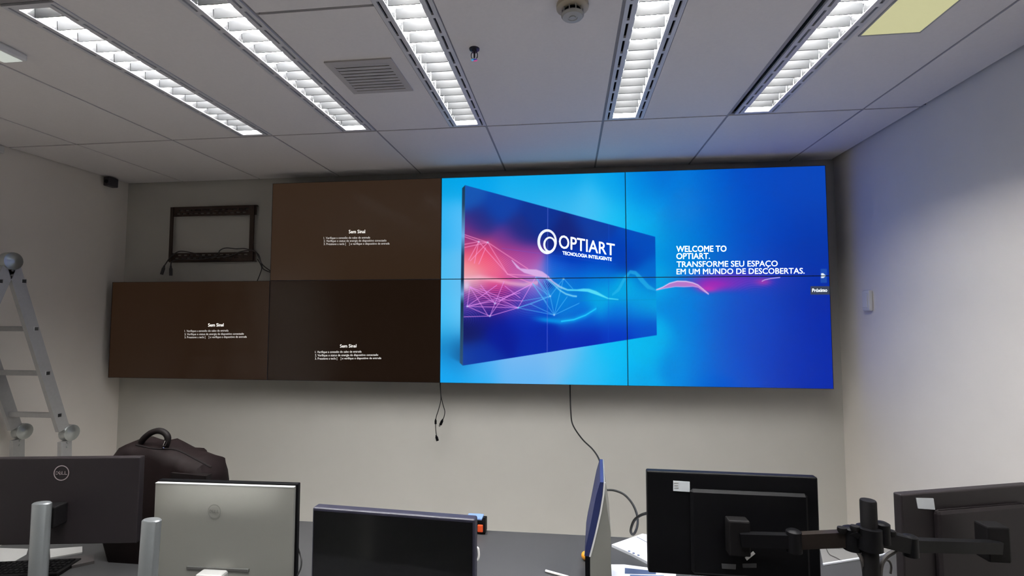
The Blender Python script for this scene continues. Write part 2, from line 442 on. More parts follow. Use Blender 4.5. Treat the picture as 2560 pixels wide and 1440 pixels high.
# ---- the picture on the four lit displays, painted in measured coordinates
def srgb(a):
    a = np.clip(a, 0, 1); return np.where(a <= 0.04045, a / 12.92, ((a + 0.055) / 1.055) ** 2.4)
BG = [(1110,450,0,165,230),(1110,560,25,172,240),(1145,560,105,195,250),(1110,690,55,190,245),(1145,690,120,190,240),(1110,800,40,190,250),(1140,800,130,200,245),
 (1122,855,10,140,205),(1145,885,15,90,165),(1110,925,20,175,245),(1110,950,10,165,245),(1180,945,30,172,245),(1200,905,90,180,245),(1300,900,125,185,240),(1420,885,122,188,240),
 (1300,945,90,180,245),(1480,900,40,190,245),(1540,880,0,190,245),(1540,950,0,182,242),(1480,945,55,185,245),(1600,870,0,185,235),(1600,950,0,165,232),(1650,850,0,178,235),
 (1660,700,0,170,228),(1662,600,0,160,225),(1600,560,0,175,235),(1600,450,0,135,222),(1650,450,0,105,210),(1620,500,0,150,230),(1700,560,0,120,215),(1700,640,0,115,213),(1700,760,0,125,218),
 (1700,900,0,118,216),(1750,500,0,92,205),(1750,800,0,88,206),(1800,600,0,85,200),(1800,950,0,80,205),(1900,450,0,72,195),(1900,600,0,70,195),(1900,850,0,62,190),(2000,450,8,68,185),
 (2000,640,0,50,172),(2000,900,0,48,176),(2060,450,10,72,188),(2060,600,5,55,168),(2060,760,0,36,165),(2060,900,0,35,165),(1850,780,0,66,192),(1200,460,0,165,235),(1300,450,0,170,235),
 (1300,490,45,178,240),(1400,450,0,165,235),(1400,500,55,183,240),(1480,520,70,192,245),(1540,470,0,165,235),(1540,550,25,192,245)]
FG = [(1170,480,20,85,180),(1250,520,10,65,170),(1350,540,10,50,150),(1300,580,25,40,130),(1200,560,35,45,130),(1420,590,18,35,122),(1480,560,10,60,165),(1600,600,0,75,190),(1630,700,0,100,205),
 (1560,640,0,60,180),(1500,660,0,65,195),(1440,650,0,55,185),(1170,592,120,45,130),(1172,625,225,70,110),(1220,640,242,66,110),(1200,655,245,95,125),(1170,668,245,150,150),(1175,690,240,172,165),
 (1230,680,240,115,145),(1270,640,205,65,135),(1300,650,150,65,160),(1260,606,105,55,145),(1300,685,215,105,170),(1340,705,170,130,215),(1180,708,225,190,220),(1240,722,228,60,135),(1200,735,190,55,145),
 (1280,742,145,55,165),(1168,752,70,40,150),(1230,768,50,30,140),(1310,760,40,60,180),(1325,735,110,95,205),(1385,740,0,130,220),(1400,720,0,150,225),(1400,690,15,85,208),(1450,700,0,110,215),
 (1500,700,0,132,220),(1500,740,0,172,228),(1560,730,0,170,228),(1620,740,0,165,225),(1420,765,0,120,215),(1350,775,0,75,205),(1300,795,0,36,172),(1200,795,10,22,125),(1170,825,15,25,95),(1250,830,0,24,152),
 (1350,825,0,34,170),(1450,790,0,105,215),(1450,835,0,36,178),(1550,785,0,115,218),(1600,770,0,150,222),(1600,815,0,75,202),(1550,830,0,50,192),(1200,890,5,50,165),(1163,900,20,65,160),(1350,860,0,40,172)]
def field(pts, u, v, sg):
    num = np.zeros(u.shape + (3,)); den = np.zeros(u.shape)
    for x, y, *c in pts:
        wgt = np.exp(-((u - x) ** 2 + (v - y) ** 2) / (2 * sg * sg)) + 1e-9
        num += wgt[..., None] * (np.array(c) / 255.0); den += wgt
    return num / den[..., None]
def paint(u, v):
    def mix(c, col, a): return c + (np.array(col) / 255.0 - c) * np.clip(a, 0, 1)[..., None]
    ss = lambda a, b, x: (lambda t: t * t * (3 - 2 * t))(np.clip((x - a) / (b - a), 0, 1))
    wr = ss(1640, 1720, u)[..., None]
    bg = field(BG, u, v, 34.0) * (1 - wr) + field(BG, u, v, 72.0) * wr
    # bright rims along the panel group's edge
    fg = field(FG, u, v, 24.0)
    # magenta glow on the right
    gl = np.exp(-((u - 1790) / 62) ** 2 - ((v - 708) / 17) ** 2); bg = mix(bg, (196, 30, 178), gl * 0.95 * ss(738, 722, v + (1790 - u) * 0.12))
    gl = np.exp(-((u - 1770) / 26) ** 2 - ((v - 722) / 10) ** 2); bg = mix(bg, (225, 40, 175), gl * 0.8)
    gl = np.exp(-((u - 1845) / 95) ** 2 - ((v - 700) / 22) ** 2); bg = mix(bg, (110, 40, 185), gl * 0.75)
    gl = np.exp(-((u - 1908) / 20) ** 2 - ((v - 705) / 9) ** 2); bg = mix(bg, (190, 50, 170), gl * 0.7)
    st = np.sin(((u - 1890) ** 2 * 0.6 + (v - 760) ** 2) ** 0.5 * 1.1); bg = mix(bg, (120, 90, 210), np.maximum(st, 0) * 0.22 * np.exp(-((u - 1880) / 60) ** 2 - ((v - 712) / 18) ** 2))
    def ribbon(c, top, bot, col, al, soft=1.4):
        tu = np.interp(u, *zip(*top)); bu = np.interp(u, *zip(*bot))
        m = ss(-soft, soft, v - tu) * ss(-soft, soft, bu - v) * (u > top[0][0]) * (u < top[-1][0])
        return mix(c, col, m * al)
    def curve(c, pts, col, al, wd):
        cu = np.interp(u, *zip(*pts)); m = np.exp(-((v - cu) / wd) ** 2) * (u > pts[0][0]) * (u < pts[-1][0])
        return mix(c, col, m * al)
    def seg(c, a, b, col, al, wd=0.9):
        ax, ay = a; bx, by = b; d2 = (bx - ax) ** 2 + (by - ay) ** 2
        lo, hi = min(ax, bx) - 6, max(ax, bx) + 6; lv, hv = min(ay, by) - 6, max(ay, by) + 6
        idx = np.where((u > lo) & (u < hi) & (v > lv) & (v < hv))
        if len(idx[0]) == 0: return c
        uu, vv = u[idx], v[idx]; t = np.clip(((uu - ax) * (bx - ax) + (vv - ay) * (by - ay)) / d2, 0, 1)
        dd = np.hypot(uu - ax - t * (bx - ax), vv - ay - t * (by - ay)); m = np.exp(-(dd / wd) ** 2) * al
        c[idx] = c[idx] + (np.array(col) / 255.0 - c[idx]) * m[..., None]; return c
    # pink and white ribbon to the right of the slab
    T = [(1640.6,724.4),(1656.7,718),(1674,708),(1693,703),(1715,703.5),(1732,707),(1745,712.5),(1757.7,723),(1771.6,735)]
    B = [(1640.6,725.5),(1663,720.7),(1689,716.4),(1710,717),(1732,715.8),(1745,718),(1760,728.6),(1771.6,736)]
    bg = ribbon(bg, T, B, (208, 120, 200), 0.85); bg = curve(bg, T, (240, 215, 250), 0.85, 1.5); bg = curve(bg, B, (225, 190, 245), 0.6, 1.2)
    bg = curve(bg, [(1904,703.5),(1912,699.5),(1925,696.5),(1950,693.5)], (215, 190, 250), 0.9, 1.2)
    # --- the slab's front face
    # rippled contour lines
    d1 = np.hypot((u - 1225) * 0.8, (v - 812)); st = 0.5 + 0.5 * np.sin(d1 * 1.25 + 0.02 * (u - 1225))
    msk = np.exp(-((u - 1235) / 62) ** 2 - ((v - 748) / 24) ** 2)
    fg = mix(fg, (28, 12, 110), (1 - st) * msk * 0.75); fg = mix(fg, (245, 120, 205), st * msk * 0.3)
    d2 = np.hypot((u - 1160) * 1.0, (v - 800) * 1.2); st = 0.5 + 0.5 * np.sin(d2 * 1.1)
    fg = mix(fg, (110, 120, 235), st * 0.35 * np.exp(-((u - 1172) / 34) ** 2 - ((v - 775) / 24) ** 2))
    st = 0.5 + 0.5 * np.sin((v + 0.7 * u) * 1.15 + 2 * np.sin(u * 0.05)); fg = mix(fg, (245, 170, 200), st * 0.22 * np.exp(-((u - 1262) / 46) ** 2 - ((v - 655) / 20) ** 2))
    st = 0.5 + 0.5 * np.sin((v - 0.25 * u) * 1.3); fg = mix(fg, (60, 120, 230), st * 0.18 * np.exp(-((u - 1390) / 55) ** 2 - ((v - 668) / 13) ** 2))
    st = 0.5 + 0.5 * np.sin((u * 0.9 + v * 0.7) * 1.3); fg = mix(fg, (20, 20, 120), st * 0.75 * np.exp(-((u - 1372) / 13) ** 2 - ((v - 712) / 11) ** 2))
    st = 0.5 + 0.5 * np.sin(np.hypot(u - 1330, v - 705) * 1.15); fg = mix(fg, (80, 150, 235), st * 0.2 * np.exp(-((u - 1320) / 40) ** 2 - ((v - 775) / 16) ** 2))
    # peach haze and pale sweep across the middle
    fg = curve(fg, [(1158,699),(1200,694),(1240,700),(1275,708),(1310,712),(1345,706)], (245, 190, 210), 0.6, 6.5)
    fg = mix(fg, (222, 205, 235), np.exp(-((u - 1166) / 9) ** 2 - ((v - 714) / 12) ** 2) * 0.75)
    # lower arc
    arc = [(1315,794),(1357,799),(1402,803.6),(1435,799),(1464,788),(1491,771)]
    fg = curve(fg, arc, (0, 165, 235), 0.75 * ss(1318, 1375, u), 7.0); fg = curve(fg, arc[2:], (40, 205, 250), 0.9, 1.8)
    # network of straight lines
    A_, B_, C_, D_, E_, F_ = (1196.8,604.2),(1219.4,606),(1269,685.5),(1319.6,672),(1339.5,692.7),(1331.4,709)
    G_, H_, I_, J_, K_, L_ = (1409,696.3),(1375.6,740.6),(1385.5,787.5),(1295.2,769.5),(1237.4,758.6),(1224.8,790.2)
    M_, N_, O_, P_, Q_ = (1168,766),(1175,717),(1326.8,760.4),(1252.8,749.6),(1307,752.3)
    pk, vi, cy = (250,150,205), (235,150,245), (95,195,252)
    for a, b in [((1162,587),B_),((1162,592),A_),((1160,611),A_),((1160,619),B_),(A_,B_),(A_,(1172,650)),(A_,(1186,658)),(B_,(1176,652)),((1214,620),(1197,660)),(A_,C_),(B_,C_),(B_,D_),(C_,(1345,690)),(C_,F_)]:
        fg = seg(fg, a, b, pk, 0.8, 1.0)
    for a, b in [(N_,J_),(N_,(1220,789)),(N_,K_),((1202,713),K_),((1260,704),K_),(K_,L_),(L_,J_),(L_,P_),(K_,J_),(M_,J_),(M_,(1242,713)),(M_,(1300,732)),(N_,M_),(E_,J_),(F_,K_),(F_,P_),(M_,P_),((1168,766),L_),((1160,792),L_),(P_,Q_),((1262,715),(1300,745)),((1200,722),(1262,748))]:
        fg = seg(fg, a, b, vi, 0.75, 0.9)
    for a, b in [(E_,H_),(F_,H_),(H_,J_),(H_,O_),(H_,I_),(G_,H_),(G_,I_),(G_,(1432,722)),(J_,I_),(O_,I_),(I_,(1448,758)),(H_,Q_),(F_,I_),(E_,(1372,745)),(E_,G_),(O_,J_),(F_,(1366,756)),((1360,702),H_),((1418,742),I_)]:
        fg = seg(fg, a, b, cy, 0.65, 0.85)
    for p in (J_, H_, I_, K_, L_, M_, G_, B_, A_):
        fg = mix(fg, (190, 215, 255), np.exp(-((u - p[0]) ** 2 + (v - p[1]) ** 2) / 5.0) * 0.8)
    # pale ribbon
    T = [(1278,648),(1290,660),(1301.5,671),(1320,673),(1341,674),(1356,679),(1370,689),(1383,703),(1401,715),(1419,723),(1442,723.5),(1458,721.5),(1473,722),(1491,728),(1506,737),(1520,744.6),(1546.5,748)]
    B = [(1278,650),(1292.5,670),(1310.6,682),(1338,690),(1365,694.5),(1379,704.5),(1397,719),(1419,727),(1442,727.5),(1468.6,729.5),(1491,737),(1520,747.3),(1546.5,750)]
    wcol = np.where(u < 1370, 0.0, np.clip((u - 1370) / 60, 0, 1))[..., None]
    colr = np.array((222, 180, 235)) / 255 * (1 - wcol) + np.array((95, 228, 250)) / 255 * wcol
    tu = np.interp(u, *zip(*T)); bu = np.interp(u, *zip(*B)); m = ss(-1.5, 1.5, v - tu) * ss(-1.5, 1.5, bu - v) * (u > 1279) * (u < 1546)
    fg = fg + (colr - fg) * (m * 0.88)[..., None]
    fg = curve(fg, [(1365,696),(1385,712),(1400,726),(1415,735),(1432,740),(1442,741)], (140, 220, 250), 0.85, 2.2)
    # cyan crest
    T = [(1530,735),(1545,720),(1560,692),(1575,675.5),(1590,678),(1605,692),(1622,712),(1640,724.5),(1648,726)]
    B = [(1530,740),(1548,728),(1562,703),(1575,684),(1588,687),(1600,704),(1618,722),(1640,727.5),(1648,727.5)]
    fg = ribbon(fg, T, B, (40, 180, 232), 0.65, 2.2); bg = ribbon(bg, T, B, (60, 175, 228), 0.6, 2.2)
    # seams drawn across the pictured slab
    fg = seg(fg, (1369.5, 520), (1368, 880), (105, 120, 225), 0.6, 0.9)
    fg = seg(fg, (1522, 560), (1521, 858), (30, 90, 215), 0.45, 0.8)
    fg = seg(fg, (1255, 621), (1372, 637), (120, 80, 190), 0.6, 0.8); fg = seg(fg, (1372, 637), (1540, 660), (40, 85, 205), 0.4, 0.8)
    fg = seg(fg, (1450, 752), (1641, 749), (0, 140, 200), 0.6, 0.8)
    # outline of the slab
    top = 463 + (u - 1163) * (592 - 463) / (1638 - 1163); bot = 914 + (u - 1157) * (838 - 914) / (1642 - 1157)
    lft = 1163 + (v - 463) * (1157 - 1163) / (914 - 463); rgt = 1638 + (v - 592) * (1642 - 1638) / (838 - 592)
    face = ss(-0.8, 0.8, v - top) * ss(-0.8, 0.8, bot - v) * ss(-0.8, 0.8, u - lft) * ss(-0.8, 0.8, rgt - u)
    sl = lft - 7.5; side = ss(-0.8, 0.8, u - sl) * ss(0.8, -0.8, u - lft) * ss(-0.8, 0.8, v - (463 + (lft - u) * 1.0)) * ss(-0.8, 0.8, (914 - (lft - u) * 0.9) - v)
    sc = np.interp(v, [463, 510, 560, 590, 640, 700, 735, 760, 800, 914], [35, 45, 110, 150, 40, 30, 140, 30, 45, 60])[..., None] / 255
    scol = sc * np.array((0.75, 1.0, 1.25)) + np.array((0.0, 0.08, 0.16))
    # soft shadow the slab throws to its left, bottom
    bg = mix(bg, (10, 80, 140), ss(45, 0, (1157 - u)) * ss(830, 890, v) * ss(914, 904, v + (1157 - u) * 0.5) * (u < 1158) * ss(0, 10, (u - 1103) * 0.75 + 888 - v + 12) * 0.55)
    c = bg + (fg - bg) * face[..., None]; c = c + (scol - c) * side[..., None]
    # next arrow in its tile and the dark tip under it
    tile = ss(-1, 1, u - 2051) * ss(-1, 1, 2067 - u) * ss(-1, 1, v - 672) * ss(-1, 1, 707 - v)
    c = mix(c, (30, 80, 178), tile * 0.9)
    ar = ss(-0.8, 0.8, u - 2052.5) * ss(-0.8, 0.8, 2064.5 - u - np.abs(v - 689.5) * 1.05) * (np.abs(v - 689.5) < 6); c = mix(c, (225, 240, 255), ar)
    tip = ss(-0.8, 0.8, u - 2026) * ss(-0.8, 0.8, v - 715.5) * ss(-0.8, 0.8, 736.5 - v); c = mix(c, (62, 68, 82), tip * 0.95)
    return srgb(c)

NX, NY = 400, 226
B_IN = 0.0024
def lit_screen(parent, x0, z0):
    xs = np.linspace(B_IN, PW - B_IN, NX + 1); zs = np.linspace(B_IN, PH - B_IN, NY + 1)
    X, Z = np.meshgrid(xs, zs)
    px, pz = X + x0, Z + z0
    d = np.stack([px - CAM.x, np.full_like(px, -CAM.y), pz - CAM.z], -1)
    dp = d @ np.array(_f); u = 1280 + F_PX * (d @ np.array(_r)) / dp; vv = 720 - F_PX * (d @ np.array(_u)) / dp
    rgb = paint(u, vv)
    me = bpy.data.meshes.new('screen'); n = X.size
    co = np.zeros((n, 3), np.float32); co[:, 0] = X.ravel(); co[:, 2] = Z.ravel(); co[:, 1] = -0.001
    k = (np.arange(NY)[:, None] * (NX + 1) + np.arange(NX)[None, :]).ravel()
    q = np.stack([k, k + 1, k + NX + 2, k + NX + 1], 1).astype(np.int32)
    me.vertices.add(n); me.vertices.foreach_set('co', co.ravel())
    me.loops.add(q.size); me.loops.foreach_set('vertex_index', q.ravel())
    me.polygons.add(len(q)); me.polygons.foreach_set('loop_start', np.arange(0, q.size, 4, dtype=np.int32))
    me.update(calc_edges=True)
    at_ = me.attributes.new('picture', 'FLOAT_COLOR', 'POINT')
    at_.data.foreach_set('color', np.concatenate([rgb.reshape(-1, 3), np.ones((n, 1))], 1).astype(np.float32).ravel())
    return link('screen', me, M_LIT, parent)

def display(col, row, label, lit):
    x0, z0 = col * PW, ZV + row * PH
    t = thing('video_wall_display', label, 'display', (x0, 0, z0), group='displays of the video wall')
    MB().box(0.001, PW - 0.001, 0.002, 0.085, 0.001, PH - 0.001).build('cabinet', M_BLACKM, t)
    bz = MB(); e = B_IN
    bz.box(0.0005, PW - 0.0005, -0.003, 0.004, 0.0005, e); bz.box(0.0005, PW - 0.0005, -0.003, 0.004, PH - e, PH - 0.0005)
    bz.box(0.0005, e, -0.003, 0.004, e, PH - e); bz.box(PW - e, PW - 0.0005, -0.003, 0.004, e, PH - e)
    bz.build('bezel', M_BEZEL, t)
    br_ = MB().box(0.3, 0.36, 0.085, YF, 0.1, PH - 0.1).box(PW - 0.36, PW - 0.3, 0.085, YF, 0.1, PH - 0.1)
    br_.build('mount_rail', M_BLACKM, t)
    if lit: lit_screen(t, x0, z0)
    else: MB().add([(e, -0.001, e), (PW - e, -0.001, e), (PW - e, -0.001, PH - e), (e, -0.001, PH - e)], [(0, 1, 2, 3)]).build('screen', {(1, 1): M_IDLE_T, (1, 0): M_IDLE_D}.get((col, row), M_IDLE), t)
    return t, Vector((x0, 0, z0))
D = {}
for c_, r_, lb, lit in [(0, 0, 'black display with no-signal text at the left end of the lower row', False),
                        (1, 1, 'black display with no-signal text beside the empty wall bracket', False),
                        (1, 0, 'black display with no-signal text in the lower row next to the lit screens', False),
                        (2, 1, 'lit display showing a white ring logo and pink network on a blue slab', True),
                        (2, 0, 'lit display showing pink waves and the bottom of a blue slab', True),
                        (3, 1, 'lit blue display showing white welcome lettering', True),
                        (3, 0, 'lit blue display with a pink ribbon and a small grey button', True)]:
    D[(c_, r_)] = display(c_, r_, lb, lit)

def lettering(key, name, jobs, m, extra=None, dy=-0.0032):
    t, org = D[key]; mb = MB()
    P = lambda p: at(p[0], p[1], dy) - org
    for body, tl, tr, bl, br, bold, spc in jobs: text_in_quad(mb, body, P(tl), P(tr), P(bl), P(br), bold, spc)
    if extra: extra(mb, P)
    return mb.build(name, m, t)
lettering((3, 1), 'headline', [('WELCOME TO', (1690.8, 615.2), (1816.2, 614.2), (1690.8, 629.4), (1816.2, 628.8), 0.016, 1.0),
                               ('OPTIART.', (1690.8, 633.2), (1775, 632.6), (1690.8, 647.6), (1775, 647), 0.016, 1.0)], M_WHITETXT)
lettering((3, 1), 'slogan', [('TRANSFORME SEU ESPAÇO', (1691.5, 653.8), (1944.3, 651.6), (1691.5, 667.5), (1944.3, 665.6), 0.009, 1.0),
                             ('EM UM MUNDO DE DESCOBERTAS.', (1691.5, 672.4), (2011.4, 670), (1691.5, 685.8), (2011.4, 683.8), 0.009, 1.0)], M_WHITETXT)
lettering((3, 0), 'button_caption', [('Próximo', (2030.5, 721.5), (2068, 720.8), (2030.5, 730), (2068, 729.4), 0.008, 1.0)], M_WHITETXT)
def rings(mb, P):
    def ring(c, rx, ry, ci, ix, iy):
        n = 48; o = []
        for k in range(n):
            a = 2 * math.pi * k / n; o.append(P((c[0] + rx * math.cos(a), c[1] + ry * math.sin(a)))); o.append(P((ci[0] + ix * math.cos(a), ci[1] + iy * math.sin(a))))
        mb.add(o, [(2 * k, (2 * k + 2) % (2 * n), (2 * k + 3) % (2 * n), 2 * k + 1) for k in range(n)])
    ring((1367.8, 604.2), 24.2, 31.2, (1368.6, 603.8), 18.4, 24.6)
    ring((1374.0, 611.4), 15.8, 19.6, (1374.4, 611.4), 11.2, 15.2)
lettering((2, 1), 'logo', [('OPTIART', (1397.3, 587.2), (1537, 610.6), (1397.3, 619.6), (1537, 639), 0.012, 1.0),
                           ('TECNOLOGIA INTELIGENTE', (1406.3, 628), (1529.5, 644.4), (1407, 636.4), (1529, 652.3), 0.006, 1.0)], M_WHITETXT, rings)
NS = ['1. Verifique a conexão do cabo de entrada', '2. Verifique o status de energia do dispositivo conectado', '3. Pressione a tecla [    ] e verifique o dispositivo de entrada']
def no_signal(key, title, lines):
    x0, x1, y0, y1 = title
    jobs = [('Sem Sinal', (x0, y0), (x1, y0 - 0.6), (x0, y1), (x1, y1 - 0.6), 0.006, 1.0)]
    for body, (a, b, c, d) in zip(NS, lines): jobs.append((body, (a, c), (b, c - 1.4), (a, d), (b, d - 1.4), 0.0, 1.0))
    lettering(key, 'on_screen_text', jobs, M_WHITEDIM)
no_signal((1, 1), (872, 912.8, 575, 583.4), [(809.2, 925.2, 592.3, 597.6), (809.2, 966, 599.8, 605), (809.2, 973.8, 607.3, 612.6)])
no_signal((0, 0), (520.4, 559, 808.8, 816.4), [(461.3, 571, 825, 830), (461.3, 609.5, 833, 838), (461.3, 616.8, 840.6, 845.6)])
no_signal((1, 0), (850, 891, 861.2, 869), [(787.5, 903.8, 877.4, 882.7), (787.5, 945.4, 885.6, 891), (787.5, 953, 893.8, 899)])

# =================================================================== EMPTY WALL BRACKET
YW = YF
a0, a1 = at(429, 516, YW - 0.02), at(642, 515, YW - 0.02)
zb1 = at(535, 528, YW - 0.02).z; zb0 = at(535, 643, YW - 0.02).z
bx0, bx1 = a0.x, a1.x
br = thing('wall_bracket', 'dark steel display bracket with slotted bars on the bare wall', 'wall bracket', (bx0, YW, zb0 - 0.03))
BWD = bx1 - bx0; o_z = zb0 - 0.03
def slotted(name, z0, z1, shift):
    m = MB(); h = z1 - z0; n = 12
    y0_, y1_ = -0.022, -0.018
    rows = [z0 + h * 0.0, z0 + h * 0.22, z0 + h * 0.36, z0 + h * 0.56, z0 + h * 0.70, z1]
    if shift: rows = [z0, z0 + h * 0.34, z0 + h * 0.48, z0 + h * 0.68, z0 + h * 0.82, z1]
    for i in (0, 2, 4): m.box(0, BWD, y0_, y1_, rows[i], rows[i + 1])
    for i in (1, 3):
        off = 0.0 if i == 1 else 0.022
        pitch = (BWD - 0.11) / n
        m.box(0, 0.045 + off, y0_, y1_, rows[i], rows[i + 1])
        for k in range(n):
            xx = 0.045 + off + k * pitch
            m.box(xx + pitch * 0.62, xx + pitch, y0_, y1_, rows[i], rows[i + 1])
        m.box(0.045 + off + n * pitch, BWD, y0_, y1_, rows[i], rows[i + 1])
    zz = z1 if not shift else z0
    m.box(0, BWD, -0.022, 0, zz - 0.002, zz + 0.002)
    return m.build(name, M_BRACKET, br)
slotted('slotted_bar', zb1 - 0.034 - o_z, zb1 + 0.036 - o_z, False)
slotted('slotted_bar', zb0 - 0.032 - o_z, zb0 + 0.034 - o_z, True)
MB().box(0.0, 0.024, -0.03, -0.022, 0.0, zb1 + 0.036 - o_z).build('side_bar', M_BRACKET, br)
MB().box(BWD - 0.045, BWD - 0.013, -0.03, -0.022, 0.0, zb1 + 0.036 - o_z).build('side_bar', M_BRACKET, br)

def cable(label, pts, r, m=None, name='cable', n=8, sm=8):
    P = smooth_path(pts, sm); o0 = P[0].copy()
    t = thing(name, label, 'cable', o0)
    MB().tube([p - o0 for p in P], r, n).build('cord', m or M_CABLE, t, True)
    return t, o0
def plug(t, o0, a, b, r, m, name='plug'):
    a, b = Vector(a), Vector(b)
    MB().tube([a - o0, a.lerp(b, 0.25) - o0, a.lerp(b, 0.3) - o0, b - o0], [r * 0.55, r * 0.7, r, r], 10).build(name, m, t, True)
CY = YW - 0.035
W_ = lambda u, v, y=CY: at(u, v, y)
t, o0 = cable('dark cable lying along the bracket bottom with a plug hanging left', [W_(677, 681), W_(658, 672), W_(652, 655), W_(640, 630), W_(622, 626), W_(600, 630), W_(570, 640), W_(520, 643), W_(480, 632), W_(452, 628), W_(437, 634), W_(425, 644), W_(414, 660), W_(410, 666)], 0.004, M_CABLEG, n=6)
plug(t, o0, W_(411, 664), W_(404, 686), 0.011, M_CABLEG)
CY = YW - 0.05
W_ = lambda u, v, y=CY: at(u, v, y)
t, o0 = cable('dark cable arching over the bracket bottom with a plug beside its corner', [W_(677, 678), W_(655, 660), W_(644, 634), W_(615, 622), W_(590, 622), W_(565, 620), W_(550, 626), W_(540, 640), W_(500, 648), W_(450, 648), W_(430, 654), W_(427, 664)], 0.004, M_CABLEG, n=6)
plug(t, o0, W_(427, 664), W_(427, 689), 0.011, M_CABLEG)
cable('thin dark cable drooping from the bracket corner behind the lower display', [W_(644, 648), W_(654, 668), W_(650, 685), W_(643, 703), W_(642, 712)], 0.0032, M_CABLEG, n=6)

# cables hanging under the video wall
HY = 0.05
H_ = lambda u, v, y=HY: at(u, v, y)
t, o0 = cable('thin black cable hanging under the video wall ending in a low plug', [H_(1099, 945), H_(1101, 975), H_(1102, 1000), H_(1096, 1025), H_(1090, 1045), H_(1089, 1070), H_(1091, 1088)], 0.0028)
plug(t, o0, H_(1090, 1088), H_(1094, 1102), 0.009, M_BLACK)
plug(t, o0, H_(1089, 1047), H_(1089, 1060), 0.007, M_BLACK, 'ferrite')
t, o0 = cable('short black cable with a silver tipped plug hanging under the video wall', [H_(1101, 945), H_(1102, 985), H_(1107, 1010), H_(1112, 1028), H_(1110, 1042), H_(1107, 1048)], 0.0028)
plug(t, o0, H_(1107, 1048), H_(1101, 1062), 0.009, M_BLACK); plug(t, o0, H_(1101, 1062), H_(1098.5, 1066), 0.007, M_CHROME, 'plug_tip')
cable('long black cable curving down from the video wall to the side-on computer', [H_(1425, 945), H_(1425.5, 985), H_(1427, 1030, 0.04), H_(1432, 1062, 0.02), H_(1455, 1097, -0.1), H_(1483, 1125, -0.3), H_(1499, 1152, -0.5), H_(1502, 1180, -0.7), H_(1499, 1206, -0.85), H_(1497, 1225, -0.95)], 0.0045)

# =================================================================== LADDER
lad = thing('folding_ladder', 'aluminium folding stepladder standing by the left wall', 'ladder', (0.2, -0.93, 0))
LO = Vector((0.2, -0.93, 0))
apex = Vector((0.35, -0.93, 2.11)); mid = Vector((0.35, -0.603, 1.136)); foot = Vector((0.35, -0.55, 0.0))
XA, XB = 0.35, 0.035
for X in (XA, XB):
    A_ = Vector((X, apex.y, apex.z)); M_ = Vector((X, mid.y, mid.z)); F_ = Vector((X, foot.y, 0.02))
    d = (M_ - A_).normalized()
    MB().bar(A_ + d * 0.04 - LO, M_ - d * 0.03 - LO, 0.024, 0.062).build('rail', M_ALU, lad)
    MB().bar(M_ + Vector((0, 0.006, -0.04)) - LO, F_ - LO, 0.024, 0.062).build('rail', M_ALU, lad)
    N_ = Vector((X, -1.26, 1.136)); NF = Vector((X, -1.32, 0.02)); dn = (N_ - A_).normalized()
    MB().bar(A_ + dn * 0.04 - LO, N_ - dn * 0.03 - LO, 0.024, 0.062).build('rail', M_ALU, lad)
    MB().bar(N_ + Vector((0, 0, -0.04)) - LO, NF - LO, 0.024, 0.062).build('rail', M_ALU, lad)
    for c in (A_, M_ + Vector((0, 0.03, 0.0)), N_):
        MB().lathe([(0.03, -0.022), (0.046, -0.02), (0.048, -0.006), (0.048, 0.006), (0.046, 0.02), (0.03, 0.022), (0.012, 0.03)], c - LO, 'x', 20).build('hinge', M_ALUH, lad, True)
        for dz in (-0.05, -0.075):
            MB().lathe([(0.006, 0.0), (0.005, 0.004)], c + Vector((0.013, 0.0 if c is A_ else -0.02, dz)) - LO, 'x', 8).build('rivet', M_ALUH, lad)
    for ft in (F_, NF):
        MB().rbox(X - 0.02 - LO.x, X + 0.02 - LO.x, ft.y - 0.04 - LO.y, ft.y + 0.04 - LO.y, 0, 0.03, 0.006).build('foot', M_BLACKM, lad)
def rung(c):
    MB().rbox(XB - 0.012 - LO.x, XA + 0.013 - LO.x, c.y - 0.014 - LO.y, c.y + 0.014 - LO.y, c.z - 0.014, c.z + 0.014, 0.003).build('rung', M_ALU, lad)
    MB().box(XA + 0.0125 - LO.x, XA + 0.0145 - LO.x, c.y - 0.009 - LO.y, c.y + 0.009 - LO.y, c.z - 0.009, c.z + 0.009).build('rung_end', M_HOLE, lad)
for p in [(55, 703), (86, 822), (115, 933), (144, 1038)]: rung(at_x(p[0], p[1], 0.35))
for k in range(1, 4): rung(mid.lerp(foot, 0.25 * k + 0.02))
for k in range(4): rung(Vector((0.35, -0.98 - 0.07 * k, 2.0 - 0.25 * k)))

# =================================================================== DESK
DZ = 0.74
dk = thing('office_desk', 'long dark grey office desk carrying the monitors', 'desk', (2.75, -1.4, 0))
MB().rbox(-2.15, 2.13, -0.8, 0.73, DZ - 0.03, DZ, 0.003).build('desktop', M_DESK, dk)
for x in (-2.1, -0.7, 0.7, 2.08):
    MB().rbox(x - 0.02, x + 0.02, -0.72, 0.65, 0, DZ - 0.03, 0.004).build('panel_leg', M_DESKEDGE, dk)
MB().box(-2.08, 2.06, -0.05, -0.03, 0.25, DZ - 0.03).build('modesty_panel', M_DESKEDGE, dk)

